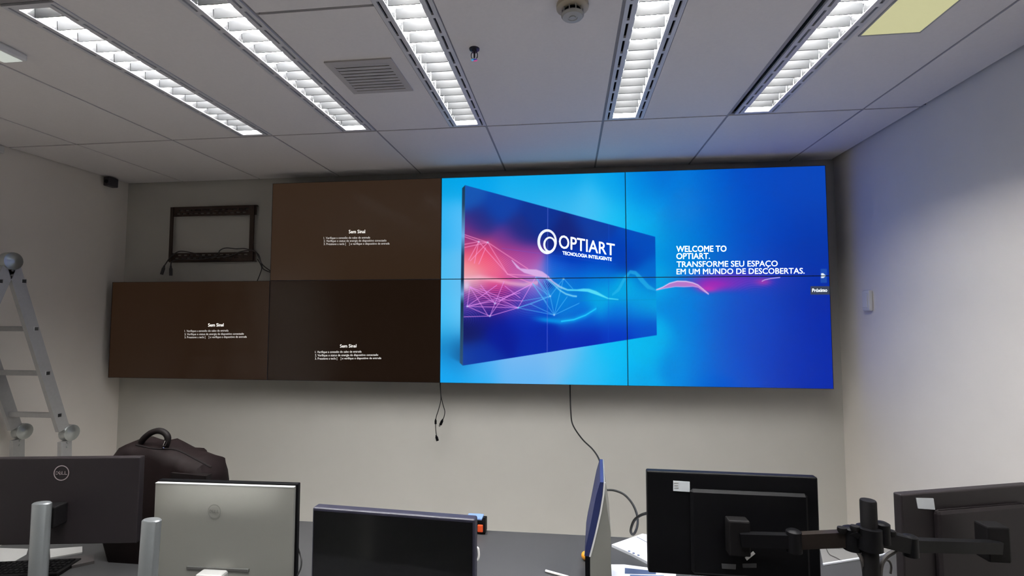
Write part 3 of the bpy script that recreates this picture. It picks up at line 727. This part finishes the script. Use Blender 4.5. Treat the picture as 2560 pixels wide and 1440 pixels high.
# =================================================================== MONITORS
def oval_post(mb, x, y, z0, z1, rx, ry, lean=(0, 0), n=24):
    o = len(mb.v)
    for z, s in ((z0, 1.0), (z1 - 0.004, 1.0), (z1, 0.86)):
        f = (z - z0) / (z1 - z0)
        for k in range(n):
            a = 2 * math.pi * k / n; mb.v.append((x + rx * s * math.cos(a) + lean[0] * f, y + ry * s * math.sin(a) + lean[1] * f, z))
    for i in range(2):
        for k in range(n): mb.f.append((o + i * n + k, o + i * n + (k + 1) % n, o + (i + 1) * n + (k + 1) % n, o + (i + 1) * n + k))
    mb.f.append(tuple(o + k for k in reversed(range(n)))); mb.f.append(tuple(o + 2 * n + k for k in range(n)))
def badge(parent, x, y, z, r, m):
    """round maker's badge: ring and four letters, on a face looking towards -y"""
    mb = MB(); n = 32; o = []
    for k in range(n):
        a = 2 * math.pi * k / n
        o += [(x + r * math.cos(a), y, z + r * math.sin(a)), (x + r * 0.88 * math.cos(a), y, z + r * 0.88 * math.sin(a))]
    mb.add(o, [(2 * k, (2 * k + 2) % (2 * n), (2 * k + 3) % (2 * n), 2 * k + 1) for k in range(n)])
    h = r * 0.44
    for i, ch in enumerate('DELL'):
        v, fs = text_geo(ch, 0.02); x0 = min(q[0] for q in v); wd = max(q[0] for q in v) - x0
        cx = x + (-0.56 + i * 0.375) * r; out = []
        for q in v:
            lx, lz = ((q[0] - x0) / wd - 0.5) * r * 0.34, (q[1] / CAP - 0.5) * h
            if ch == 'E': lx, lz = lx * 0.8 - lz * 0.55, lz * 0.8 + lx * 0.55
            out.append((cx + lx, y, z + lz))
        mb.add(out, fs)
    return mb.build('badge', m, parent)

# black monitor, back towards us, at the left
pA, pB = at(0, 1146.5, -1.45), None
pB = at_z(350, 1143, pA.z); ang = math.atan2(pB.y - pA.y, pB.x - pA.x)
ex = Vector((math.cos(ang), math.sin(ang), 0)); WL = 0.60
cB = pB - ex * (WL / 2)
mL = thing('monitor', 'black monitor with round badge, back turned, on a silver stand at the left', 'monitor', (cB.x, cB.y, DZ), (0, 0, ang))
ht = pA.z - DZ
MB().rbox(-WL / 2, WL / 2, 0.0, 0.03, ht - 0.335, ht, 0.004).build('back_cover', M_BLACKBACK, mL)
MB().box(-WL / 2 + 0.008, WL / 2 - 0.008, 0.03, 0.033, ht - 0.327, ht - 0.008).build('screen', M_SCREENOFF, mL)
badge(mL, 0.0, -0.002, ht - 0.058, 0.030, M_LOGO_L)
post = MB(); oval_post(post, -0.005, -0.075, 0.012, ht - 0.145, 0.034, 0.02); post.build('stand_column', M_STAND, mL, True)
MB().rbox(-0.03, 0.03, -0.06, 0.002, ht - 0.25, ht - 0.17, 0.005).build('stand_bracket', M_BLACKM, mL)
MB().rbox(-0.12, 0.12, -0.16, 0.06, 0.0, 0.012, 0.004).build('stand_base', M_STAND, mL)

# bare silver stand
pt = at(378, 1298, -1.63); ps = at(368, 1440, -1.63)
stn = thing('monitor_stand', 'bare silver monitor stand column with no screen', 'monitor stand', (ps.x - 0.004, pt.y, DZ))
post = MB(); oval_post(post, 0, 0, 0.012, pt.z - DZ, 0.033, 0.02, (pt.x - ps.x + 0.006, 0)); post.build('column', M_STAND, stn, True)
MB().rbox(-0.1, 0.06, -0.1, 0.06, 0.0, 0.012, 0.004).build('base', M_STAND, stn)

# silver all-in-one computer, back towards us
pA = at(389, 1208, -1.42); pB = at_z(735, 1219, pA.z); ang = math.atan2(pB.y - pA.y, pB.x - pA.x); WS = (pB - pA).length
cS = (pA + pB) / 2
mS = thing('all_in_one_computer', 'silver all-in-one computer with round badge, back turned, before the brown bag', 'computer', (cS.x, cS.y, DZ), (0, 0, ang))
hs = pA.z - DZ
def curved_back(w, z0, z1, bulge, nx=16, nz=14):
    v, f = [], []
    for j in range(nz + 1):
        for i in range(nx + 1):
            s, t_ = i / nx * 2 - 1, j / nz
            k = (1 - abs(s) ** 3.5) * min(1, (1 - t_) * 4.2) ** 0.8
            v.append((s * w / 2, -bulge * k, z0 + (z1 - z0) * t_))
    for j in range(nz):
        for i in range(nx): f.append((j * (nx + 1) + i, j * (nx + 1) + i + 1, (j + 1) * (nx + 1) + i + 1, (j + 1) * (nx + 1) + i))
    n0 = len(v)
    ring = [i for i in range(nx + 1)] + [j * (nx + 1) + nx for j in range(1, nz + 1)] + [nz * (nx + 1) + i for i in range(nx - 1, -1, -1)] + [j * (nx + 1) for j in range(nz - 1, 0, -1)]
    for i in ring: v.append((v[i][0], 0.014, v[i][2]))
    m = len(ring)
    for i in range(m): f.append((ring[i], n0 + i, n0 + (i + 1) % m, ring[(i + 1) % m]))
    f.append(tuple(n0 + i for i in range(m)))
    return MB().add(v, f)
curved_back(WS, 0.07, hs, 0.03).build('back_shell', M_SILVER, mS, True)
MB().box(-WS / 2, WS / 2, -0.0015, 0.012, hs - 0.0005, hs + 0.0025).build('top_edge', M_SILVERE, mS)
MB().rbox(-WS / 2 - 0.001, WS / 2 + 0.008, 0.014, 0.034, 0.06, hs + 0.009, 0.003).build('front_frame', M_BLACK, mS)
badge(mS, -0.012, -0.0325, hs - 0.085, 0.026, M_LOGO_D)
MB().rbox(-0.115, 0.13, -0.034, -0.026, hs - 0.30, hs - 0.288, 0.002).build('port_slot', mat('slot_grey', (70, 70, 68), 0.6, noise=0.05), mS)
MB().rbox(-0.05, 0.05, -0.075, -0.02, 0.01, hs - 0.295, 0.008).build('stand_neck', M_GREY, mS)
MB().rbox(-0.12, 0.12, -0.14, 0.08, 0, 0.012, 0.004).build('stand_base', M_GREY, mS)
cc = at(752, 1402, -1.40)
t, o0 = cable('thin dark cable curling off the lower right of the silver computer', [at(742, 1360, -1.36), at(750, 1385, -1.36), at(754, 1400, -1.37), at(752, 1420, -1.38), at(744, 1438, -1.39)], 0.003)
t, o0 = cable('black cable tangle lying under the silver computer stand', [at_z(400, 1432, DZ + 0.008), at_z(450, 1425, DZ + 0.008), at_z(500, 1430, DZ + 0.012), at_z(530, 1438, DZ + 0.01), at_z(600, 1434, DZ + 0.008), at_z(680, 1440, DZ + 0.006)], 0.005)

# black screen facing us, middle
pA = at(781, 1268, -1.62); pB = at_z(1187, 1299, pA.z); ang = math.atan2(pB.y - pA.y, pB.x - pA.x); WM = (pB - pA).length
cM = (pA + pB) / 2; hm = pA.z - DZ
mM = thing('monitor', 'dark monitor facing us with its blank screen, front centre of the desk', 'monitor', (cM.x, cM.y, DZ), (0, 0, ang))
MB().rbox(-WM / 2, WM / 2, 0.0, 0.036, hm - 0.335, hm + 0.0, 0.006, 3).build('casing', mat('navy_black_plastic', (34, 34, 48), 0.4, noise=0.08, scale=150), mM)
MB().box(-WM / 2 + 0.007, WM / 2 - 0.007, -0.0015, 0.004, hm - 0.318, hm - 0.010).build('screen', M_SCREENOFF, mM)
MB().rbox(-0.035, 0.035, 0.04, 0.07, 0.01, hm - 0.1, 0.006).build('stand_neck', M_BLACKM, mM)
MB().rbox(-0.12, 0.12, -0.06, 0.13, 0, 0.012, 0.004).build('stand_base', M_BLACKM, mM)

# slim all-in-one seen from its edge
pt, pb = at(1507, 1206, -1.30), at(1471, 1392, -1.30)
mE = thing('all_in_one_computer', 'slim computer with silver back and navy screen, seen almost edge-on', 'computer', ((pb.x + pt.x) / 2, pb.y, DZ), (0, 0, R(-3.3)))
ox = (pb.x + pt.x) / 2
zt, zb = pt.z - DZ, pb.z - DZ; xt, xb_ = pt.x - ox, pb.x - ox
n = 12; LY = 0.30
def edge_x(f):
    fs = [0, 0.15, 0.374, 0.583, 0.818, 1.0]; q = [(1471.5, 1393), (1479, 1365), (1489, 1323), (1497.5, 1284), (1505, 1240), (1508, 1206)]
    return float(np.interp(f, fs, [at(u, v, -1.30).x - ox for u, v in q]))
def chord_x(f): return edge_x(f) - 0.00154 * float(np.interp(f, [0, 0.15, 0.374, 0.583, 0.818, 1.0], [10, 13, 14, 15, 14, 7.5]))
out = MB(); v = []; fcs = []
pro_front = [(edge_x(i / n), zb + (zt - zb) * i / n) for i in range(n + 1)]
def back_x(f): return np.interp(f, [0, 0.35, 0.57, 1.0], [at(1527, 1392, -1.30).x, at(1527, 1327, -1.30).x, at(1520, 1286, -1.30).x, at(1509.5, 1206, -1.30).x]) - ox
pro_back = [(xb_ + 0.086, 0.06)] + [(float(back_x(i / n)), zb + (zt - zb) * i / n) for i in range(n + 1)]
poly = [(xb_ + 0.006, 0.06), (xb_ + 0.006, zb)] + [(x + 0.006, z) for x, z in pro_front] + list(reversed(pro_back))
MB().prism(poly, 0.0, LY).build('back_shell', M_SILVER, mE, True)
eg = MB()
for i in range(n):
    (x0, z0), (x1, z1) = pro_front[i], pro_front[i + 1]
    eg.add([(x0 + 0.002, -0.002, z0), (x0 + 0.008, -0.002, z0), (x1 + 0.008, -0.002, z1), (x1 + 0.002, -0.002, z1), (x0 + 0.002, 0.004, z0), (x0 + 0.008, 0.004, z0), (x1 + 0.008, 0.004, z1), (x1 + 0.002, 0.004, z1)],
           [(0, 1, 2, 3), (4, 7, 6, 5), (0, 4, 5, 1), (1, 5, 6, 2), (2, 6, 7, 3), (3, 7, 4, 0)])
eg.build('edge_strip', M_SILVERE, mE)
sc = MB()
poly = [(chord_x(i / n), z) for i, (x, z) in enumerate(pro_front)] + [(x + 0.001, z) for x, z in reversed(pro_front)]
sc.prism(poly, 0.002, LY).build('screen', M_NAVY, mE)
MB().box(xb_ - 0.012, xb_ + 0.004, 0.0, LY, 0.04, zb).build('chin', M_BLACK, mE)
MB().rbox(-0.04, 0.06, 0.02, LY - 0.02, 0, 0.06, 0.01).build('stand_base', M_GREY, mE)

# the two black monitors on the arm
pA = at(1617, 1177, -1.62); pB = at_z(2045, 1194, pA.z); ang = math.atan2(pB.y - pA.y, pB.x - pA.x); WR = (pB - pA).length
cR = (pA + pB) / 2; HR = 0.302
mR = thing('monitor', 'black monitor with white sticker, back turned, held by the desk arm, nearer the lit screens', 'monitor', (cR.x, cR.y, pA.z - HR), (0, 0, ang))
MB().rbox(-WR / 2, WR / 2, 0, 0.028, 0, HR, 0.005, 3).build('back_cover', M_BLACK, mR)
MB().box(-WR / 2 + 0.01, WR / 2 - 0.01, 0.028, 0.030, 0.012, HR - 0.01).build('screen', M_SCREENOFF, mR)
MB().rbox(-0.12, 0.21, -0.016, 0.002, 0.01, HR - 0.045, 0.008, 1).build('rear_bulge', M_BLACK, mR)
def on_mon(root, u, v, Yl):
    """picture point -> the monitor's own coordinates on the plane y = Yl"""
    mw = Matrix.Translation(root.location) @ Matrix.Rotation(root.rotation_euler.z, 4, 'Z'); inv = mw.inverted()
    o = inv @ CAM; d = inv.to_3x3() @ _dir(u, v); return o + d * ((Yl - o.y) / d.y)
def sticker(root, corners, name, m, y=-0.001, th=0.0012):
    P = [on_mon(root, u, v, y) for u, v in corners]
    mb = MB(); mb.add([(p.x, y - th, p.z) for p in P] + [(p.x, y + th, p.z) for p in P], [(0, 1, 2, 3), (7, 6, 5, 4), (0, 4, 5, 1), (1, 5, 6, 2), (2, 6, 7, 3), (3, 7, 4, 0)])
    return mb.build(name, m, root)
st = sticker(mR, [(1683, 1202), (1724, 1204.5), (1724.5, 1229.5), (1683, 1227)], 'sticker', M_STICKER)
for k in range(3):
    a = on_mon(mR, 1686, 1207 + k * 6, -0.003); b = on_mon(mR, 1686 + (10, 9, 11)[k], 1207.3 + k * 6, -0.003)
    MB().box(a.x, b.x, -0.0032, -0.0021, a.z - 0.0012, a.z + 0.0012).build('print_line', M_GREY, st)
sticker(mR, [(1862, 1394), (1883, 1378), (1888, 1384), (1867, 1401)], 'label_tag', M_WPLASTIC, -0.0165)
sticker(mR, [(1804, 1409), (1840, 1411), (1839, 1423), (1805, 1421)], 'port_plate', mat('port_grey', (66, 66, 68), 0.5, noise=0.05), -0.0165)
sticker(mR, [(1856, 1409), (1891, 1409), (1891, 1419), (1857, 1419)], 'port_plate', MATS['port_grey'], -0.0165)

pA = at(2253, 1237, -1.55); pB = at_z(2560, 1213, pA.z); ang = math.atan2(pB.y - pA.y, pB.x - pA.x)
ex = Vector((math.cos(ang), math.sin(ang), 0)); cRR = pA + ex * (0.5 / 2)
mRR = thing('monitor', 'black monitor with white sticker, back turned, held by the desk arm beside the right wall', 'monitor', (cRR.x, cRR.y, pA.z - HR), (0, 0, ang))
MB().rbox(-0.25, 0.25, 0, 0.028, 0, HR, 0.005, 3).build('back_cover', M_BLACKBACK, mRR)
MB().box(-0.24, 0.24, 0.028, 0.030, 0.012, HR - 0.01).build('screen', M_SCREENOFF, mRR)
MB().rbox(-0.14, 0.2, -0.016, 0.002, 0.01, HR - 0.05, 0.012).build('rear_bulge', M_BLACKBACK, mRR)
sticker(mRR, [(2290, 1245), (2333, 1246), (2337, 1274), (2295, 1271)], 'sticker', M_STICKER)

# dual monitor arm
PY = -1.74
pp = at(2170, 1250, PY)
arm = thing('monitor_mount', 'black two-armed monitor mount on a desk pole', 'monitor mount', (pp.x, PY, DZ))
ao = Vector((pp.x, PY, DZ))
MB().lathe([(0.05, 0.0), (0.05, 0.01), (0.02, 0.014), (0.0195, pp.z - DZ - 0.004), (0.018, pp.z - DZ), (0.001, pp.z - DZ)], (0, 0, 0), n=20).build('pole', M_BLACKM, arm, True)
za = at(2170, 1345, PY).z - DZ
MB().lathe([(0.024, -0.03), (0.03, -0.028), (0.03, 0.028), (0.024, 0.03)], (0, 0, za), n=20).build('collar', M_BLACK, arm, True)
A_ = lambda u, v, y: at(u, v, y) - ao
e1 = A_(2130, 1345, PY + 0.02); e2 = A_(1985, 1352, -1.70); e3 = A_(1850, 1348, -1.68)
MB().bar((-0.02, 0, za + 0.006), e1, 0.03, 0.042, (0, 1, 0)).build('arm_link', M_BLACK, arm)
MB().bar(e1, e2, 0.022, 0.040, (0, 1, 0)).build('arm_link', mat('arm_brown_black', (26, 21, 18), 0.5, noise=0.05, spec=0.15), arm)
MB().bar(e2, e3, 0.022, 0.036, (0, 1, 0)).build('arm_link', M_BLACK, arm)
for c, r_ in ((e1, 0.022), (e2, 0.02)):
    MB().lathe([(0.014, -0.032), (r_, -0.03), (r_, 0.026), (0.014, 0.03)], c, n=18).build('arm_joint', M_BLACK, arm, True)
MB().rbox(e3.x - 0.03, e3.x + 0.03, e3.y, e3.y + 0.04, e3.z - 0.05, e3.z + 0.05, 0.005).build('head_plate', M_BLACKM, arm)
g1 = A_(2275, 1362, PY + 0.03); g2 = A_(2500, 1368, -1.60)
MB().bar((0.02, 0, za + 0.004), g1, 0.03, 0.04, (0, 1, 0)).build('arm_link', M_BLACK, arm)
MB().bar(g1, g2, 0.022, 0.032, (0, 1, 0)).build('arm_link', M_BLACK, arm)
for c in (A_(2205, 1330, PY), g1):
    MB().lathe([(0.012, -0.03), (0.019, -0.028), (0.019, 0.022), (0.012, 0.026)], c, n=18).build('arm_joint', M_BLACK, arm, True)
MB().rbox(g2.x - 0.03, g2.x + 0.03, g2.y, g2.y + 0.05, g2.z - 0.045, g2.z + 0.055, 0.005).build('head_plate', M_BLACKM, arm)
for u, v, y in ((2105, 1326, PY + 0.01), (2138, 1322, PY), (2195, 1320, PY), (2228, 1334, PY)):
    c = A_(u, v, y); MB().lathe([(0.009, -0.006), (0.012, 0.0), (0.011, 0.008), (0.004, 0.010)], c, n=14).build('knob', M_BLACKM, arm, True)
cable('grey cable looping from the left arm down to the pole', [A_(2122, 1362, PY + 0.03) + ao, A_(2140, 1375, PY + 0.01) + ao, A_(2152, 1392, PY) + ao, A_(2157, 1408, PY - 0.0) + ao, A_(2160, 1430, PY + 0.01) + ao], 0.005, M_CABLEG)
cable('dark cable looping from the right arm down beside the pole', [A_(2250, 1366, PY + 0.05) + ao, A_(2236, 1378, PY + 0.04) + ao, A_(2215, 1392, PY + 0.03) + ao, A_(2203, 1412, PY + 0.02) + ao, A_(2200, 1440, PY + 0.02) + ao], 0.006, M_CABLEG)
cable('thin grey cable arching low beside the far right monitor', [A_(2208, 1400, PY + 0.06) + ao, A_(2222, 1402, PY + 0.06) + ao, A_(2228, 1416, PY + 0.06) + ao, A_(2226, 1434, PY + 0.06) + ao], 0.003, M_CABLEG)

cable('black cable looping from the side-on computer to the nearer arm monitor', [at(1512, 1225, -0.93), at(1535, 1226, -0.93), at(1560, 1236, -0.95), at(1580, 1258, -1.0), at(1592, 1285, -1.06), at(1594, 1310, -1.12), at(1588, 1330, -1.18), at(1581, 1336, -1.24), at(1577, 1325, -1.3), at(1585, 1302, -1.36), at(1602, 1288, -1.43), at(1625, 1281, -1.53)], 0.0048)

# =================================================================== BAG
BY = -1.08
SIL = [(309, 1141), (316, 1125), (327, 1109), (347, 1098), (372, 1100), (391, 1107), (410, 1104), (430, 1107), (458, 1122), (480, 1129), (491, 1137), (516, 1141), (531, 1151), (537, 1165), (545, 1176), (543, 1208), (545, 1290), (543, 1380)]
pts = [at(u, v, BY) for u, v in SIL]
zmin = DZ
poly = [(p.x, p.z) for p in pts] + [(pts[-1].x - 0.03, zmin), (pts[0].x + 0.02, zmin), (pts[0].x - 0.012, zmin + 0.08), (pts[0].x - 0.012, pts[0].z - 0.12)]
bcx = sum(p[0] for p in poly) / len(poly); bcz = 0.98
bag = thing('leather_bag', 'dark brown leather bag standing on the desk behind the silver computer', 'bag', (bcx, BY, DZ))
layers = [(-0.10, 0.80), (-0.092, 0.9), (-0.07, 0.97), (-0.03, 1.0), (0.03, 1.0), (0.07, 0.97), (0.092, 0.9), (0.10, 0.8)]
bv, bf = [], []; n = len(poly)
for yy, s in layers:
    for i, (x, z) in enumerate(poly):
        zz = zmin + (z - zmin) * (0.5 + 0.5 * s) if z > zmin else zmin
        wob = 0.006 * math.sin(i * 1.9 + yy * 40)
        bv.append((bcx + (x - bcx) * (0.4 + 0.6 * s) - bcx + wob * (z > zmin), yy, max(0, zz - DZ) + wob * (z > zmin)))
for k in range(len(layers) - 1):
    for i in range(n): bf.append((k * n + i, k * n + (i + 1) % n, (k + 1) * n + (i + 1) % n, (k + 1) * n + i))
bf.append(tuple(reversed(range(n)))); bf.append(tuple((len(layers) - 1) * n + i for i in range(n)))
MB().add(bv, bf).build('body', M_LEATHER, bag, True)
bo = Vector((bcx, BY, DZ))
hp = [at(u, v, BY - 0.05) - bo for u, v in ((352, 1106), (362, 1094), (378, 1082), (395, 1077), (410, 1081), (419, 1092), (418, 1106), (412, 1122))]
hp = smooth_path(hp, 5)
MB().tube(hp, 0.0135, 10).build('handle', M_LEATHERD, bag, True)
MB().tube([at(416, 1102, BY - 0.068) - bo, at(411, 1114, BY - 0.07) - bo], 0.006, 8).build('buckle', M_CHROME, bag, True)
MB().lathe([(0.005, 0), (0.004, -0.004)], at(408, 1120, BY - 0.1) - bo, 'y', 10).build('rivet', M_CHROME, bag)
pk_ = [at(u, v, BY - 0.1) - bo for u, v in ((432, 1180), (520, 1188), (522, 1400), (430, 1400))]
pm = MB(); pm.add([(p.x, -0.112, p.z) for p in pk_] + [(p.x, -0.08, p.z) for p in pk_], [(0, 1, 2, 3), (7, 6, 5, 4), (0, 4, 5, 1), (1, 5, 6, 2), (2, 6, 7, 3), (3, 7, 4, 0)])
pm.build('pocket', M_LEATHERD, bag)
zp = smooth_path([at(u, v, BY - 0.095) - bo for u, v in ((340, 1112), (390, 1122), (440, 1124), (490, 1148), (528, 1168))], 5)
MB().tube(zp, 0.004, 6).build('zip', M_LEATHERD, bag, True)

# =================================================================== SMALL THINGS ON THE DESK
def sheet(name, label, cat, corners, m, th=0.003, lift=0.0):
    P = [at_z(u, v, DZ + th) for u, v in corners]
    c = sum((Vector(p) for p in P), Vector()) / len(P); c.z = DZ + lift
    t = thing(name, label, cat, c)
    n = len(P); mb = MB()
    mb.add([(p.x - c.x, p.y - c.y, 0.0) for p in P] + [(p.x - c.x, p.y - c.y, th) for p in P], [tuple(reversed(range(n))), tuple(range(n, 2 * n))] + [(i, (i + 1) % n, (i + 1) % n + n, i + n) for i in range(n)])
    mb.build('sheet', m, t)
    return t, c
t, c = sheet('brochure', 'white folded brochure with three dark dots beside the side-on computer', 'brochure', [(1529, 1361), (1606, 1334), (1680, 1346), (1700, 1395), (1650, 1420), (1580, 1384)], M_PAPER, 0.012)
for u, v in ((1573, 1378), (1584, 1383), (1596, 1388)):
    p = at_z(u, v, DZ + 0.0125) - c
    MB().lathe([(0.006, 0), (0.006, 0.0008)], (p.x, p.y, 0.0122), n=14).build('printed_dot', M_PRINTD, t)
p0, p1 = at_z(1592, 1342, DZ + 0.013) - c, at_z(1622, 1358, DZ + 0.013) - c
MB().tube([(p0.x, p0.y, 0.013), (p1.x, p1.y, 0.013)], 0.0012, 5).build('printed_line', M_PRINTD, t)
t, c = sheet('leaflet', 'blue printed leaflet at the bottom edge below the brochure', 'leaflet', [(1528, 1411), (1560, 1411), (1690, 1428), (1690, 1460), (1620, 1475), (1526, 1475)], M_PAPER, 0.003)
for cs, m_ in (([(1562, 1420), (1640, 1428), (1640, 1436), (1562, 1434)], M_PRINTD), ([(1575, 1437), (1660, 1439), (1660, 1452), (1575, 1452)], M_PRINT)):
    P = [at_z(u, v, DZ + 0.0035) - c for u, v in cs]
    MB().add([(p.x, p.y, 0.0034) for p in P] + [(p.x, p.y, 0.0042) for p in P], [(3, 2, 1, 0), (4, 5, 6, 7), (0, 1, 5, 4), (1, 2, 6, 5), (2, 3, 7, 6), (3, 0, 4, 7)]).build('printed_block', m_, t)
a, b = at_z(1364, 1427, DZ + 0.006), at_z(1440, 1448, DZ + 0.006)
pn = thing('pen', 'white pen lying on the desk at the bottom edge', 'pen', a)
MB().tube([(0, 0, 0), (b - a) * 0.75], 0.0055, 8).build('barrel', M_WPLASTIC, pn, True)
MB().tube([(b - a) * 0.75, b - a], [0.0055, 0.0015], 8).build('tip', M_GREY, pn, True)
# white folder on the right
t, c = sheet('document_folder', 'grey document folder with white edge on the desk behind the arm pole', 'folder', [(2050, 1372), (2235, 1372), (2225, 1383), (2058, 1410)], mat('grey_card', (128, 126, 123), 0.8, noise=0.03), 0.004)
e0, e1_ = at_z(2058, 1411, DZ + 0.004) - c, at_z(2225, 1384, DZ + 0.004) - c
MB().bar((e0.x, e0.y, 0.0045), (e1_.x, e1_.y, 0.0045), 0.009, 0.006, (0, 1, 0)).build('spine_edge', M_PAPER, t)
p = [at_z(u, v, DZ + 0.006) - c for u, v in ((2066, 1372), (2074, 1386), (2090, 1394), (2104, 1402))]
cable('thin grey cable lying across the grey folder', [q + c for q in p], 0.002, M_CABLEG, n=6)
# power unit with orange switch
pu = at_z(1200, 1336, DZ)
pw = thing('power_unit', 'small black power unit with an orange lit switch behind the dark screen', 'power unit', (pu.x, pu.y, DZ))
MB().rbox(-0.07, 0.026, 0.0, 0.06, 0, 0.068, 0.004).build('housing', M_BLACK, pw)
MB().rbox(-0.012, 0.016, -0.008, 0.002, 0.012, 0.048, 0.004).build('switch', M_ORANGE, pw)
MB().rbox(-0.07, 0.010, -0.002, 0.058, 0.068, 0.078, 0.003).build('top_cover', M_BLUEP, pw)
MB().box(0.016, 0.028, -0.006, 0.02, 0.012, 0.082).build('side_clip', M_BLACKM, pw)
# mug with its handle showing
mg = at(1186, 1385, -1.30)
mug = thing('mug', 'white mug hidden behind the dark screen with only its handle showing', 'mug', (mg.x - 0.046, mg.y, DZ))
mz = mg.z - DZ
MB().lathe([(0.036, 0), (0.042, 0.004), (0.043, mz + 0.04), (0.040, mz + 0.04), (0.038, 0.01), (0.001, 0.008)], (0, 0, 0), n=24).build('cup', M_WPLASTIC, mug, True)
MB().tube(smooth_path([(0.040, 0, mz + 0.022), (0.058, 0, mz + 0.024), (0.063, 0, mz + 0.008), (0.063, 0, mz - 0.01), (0.056, 0, mz - 0.023), (0.040, 0, mz - 0.02)], 5), 0.004, 8).build('handle', M_WPLASTIC, mug, True)
# amber stress ball by the side-on computer
ab = at_z(1464, 1400, DZ)
ball = thing('stress_ball', 'small amber rubber ball at the foot of the side-on computer', 'ball', (ab.x, ab.y, DZ))
prof = [(0.001, 0.0)] + [(0.019 * math.sin(math.pi * k / 12), 0.019 - 0.019 * math.cos(math.pi * k / 12)) for k in range(1, 12)] + [(0.001, 0.038)]
MB().lathe(prof, (0, 0, 0), n=20).build('body', M_AMBER, ball, True)
MB().lathe([(0.004, 0.0375), (0.003, 0.04)], (0, 0, 0), n=10).build('valve', M_BLACKM, ball)
# clutter under the left monitor
t, c = sheet('paper_sheet', 'loose paper sheet on the desk below the left monitor', 'paper', [(-60, 1368), (70, 1372), (66, 1386), (20, 1412), (-60, 1412)], M_GREY, 0.002)
t, c = sheet('paper_sheet', 'thin paper pile beside the silver stand column', 'paper', [(124, 1372), (206, 1366), (206, 1380), (126, 1394)], M_GREY, 0.006)
t, c = sheet('notebook', 'dark notebook with a pale edge under the left monitor', 'notebook', [(150, 1398), (230, 1386), (236, 1402), (180, 1414), (152, 1412)], mat('notebook_dark', (70, 66, 66), 0.6, noise=0.1), 0.012)
kb = at_z(70, 1424, DZ)
k_ = thing('keyboard', 'black keyboard at the bottom left corner of the desk', 'keyboard', (kb.x - 0.02, kb.y - 0.02, DZ), (0, 0, R(12)))
MB().rbox(-0.2, 0.2, -0.065, 0.065, 0, 0.018, 0.004).build('case', M_BLACKM, k_)
km = MB().rbox(-0.008, 0.008, -0.008, 0.008, 0, 0.006, 0.002, 1).mesh('key')
for r_ in range(5):
    for c_ in range(18):
        o = link('key', km, M_BLACK, k_); o.location = (-0.178 + c_ * 0.021, -0.046 + r_ * 0.022, 0.017)
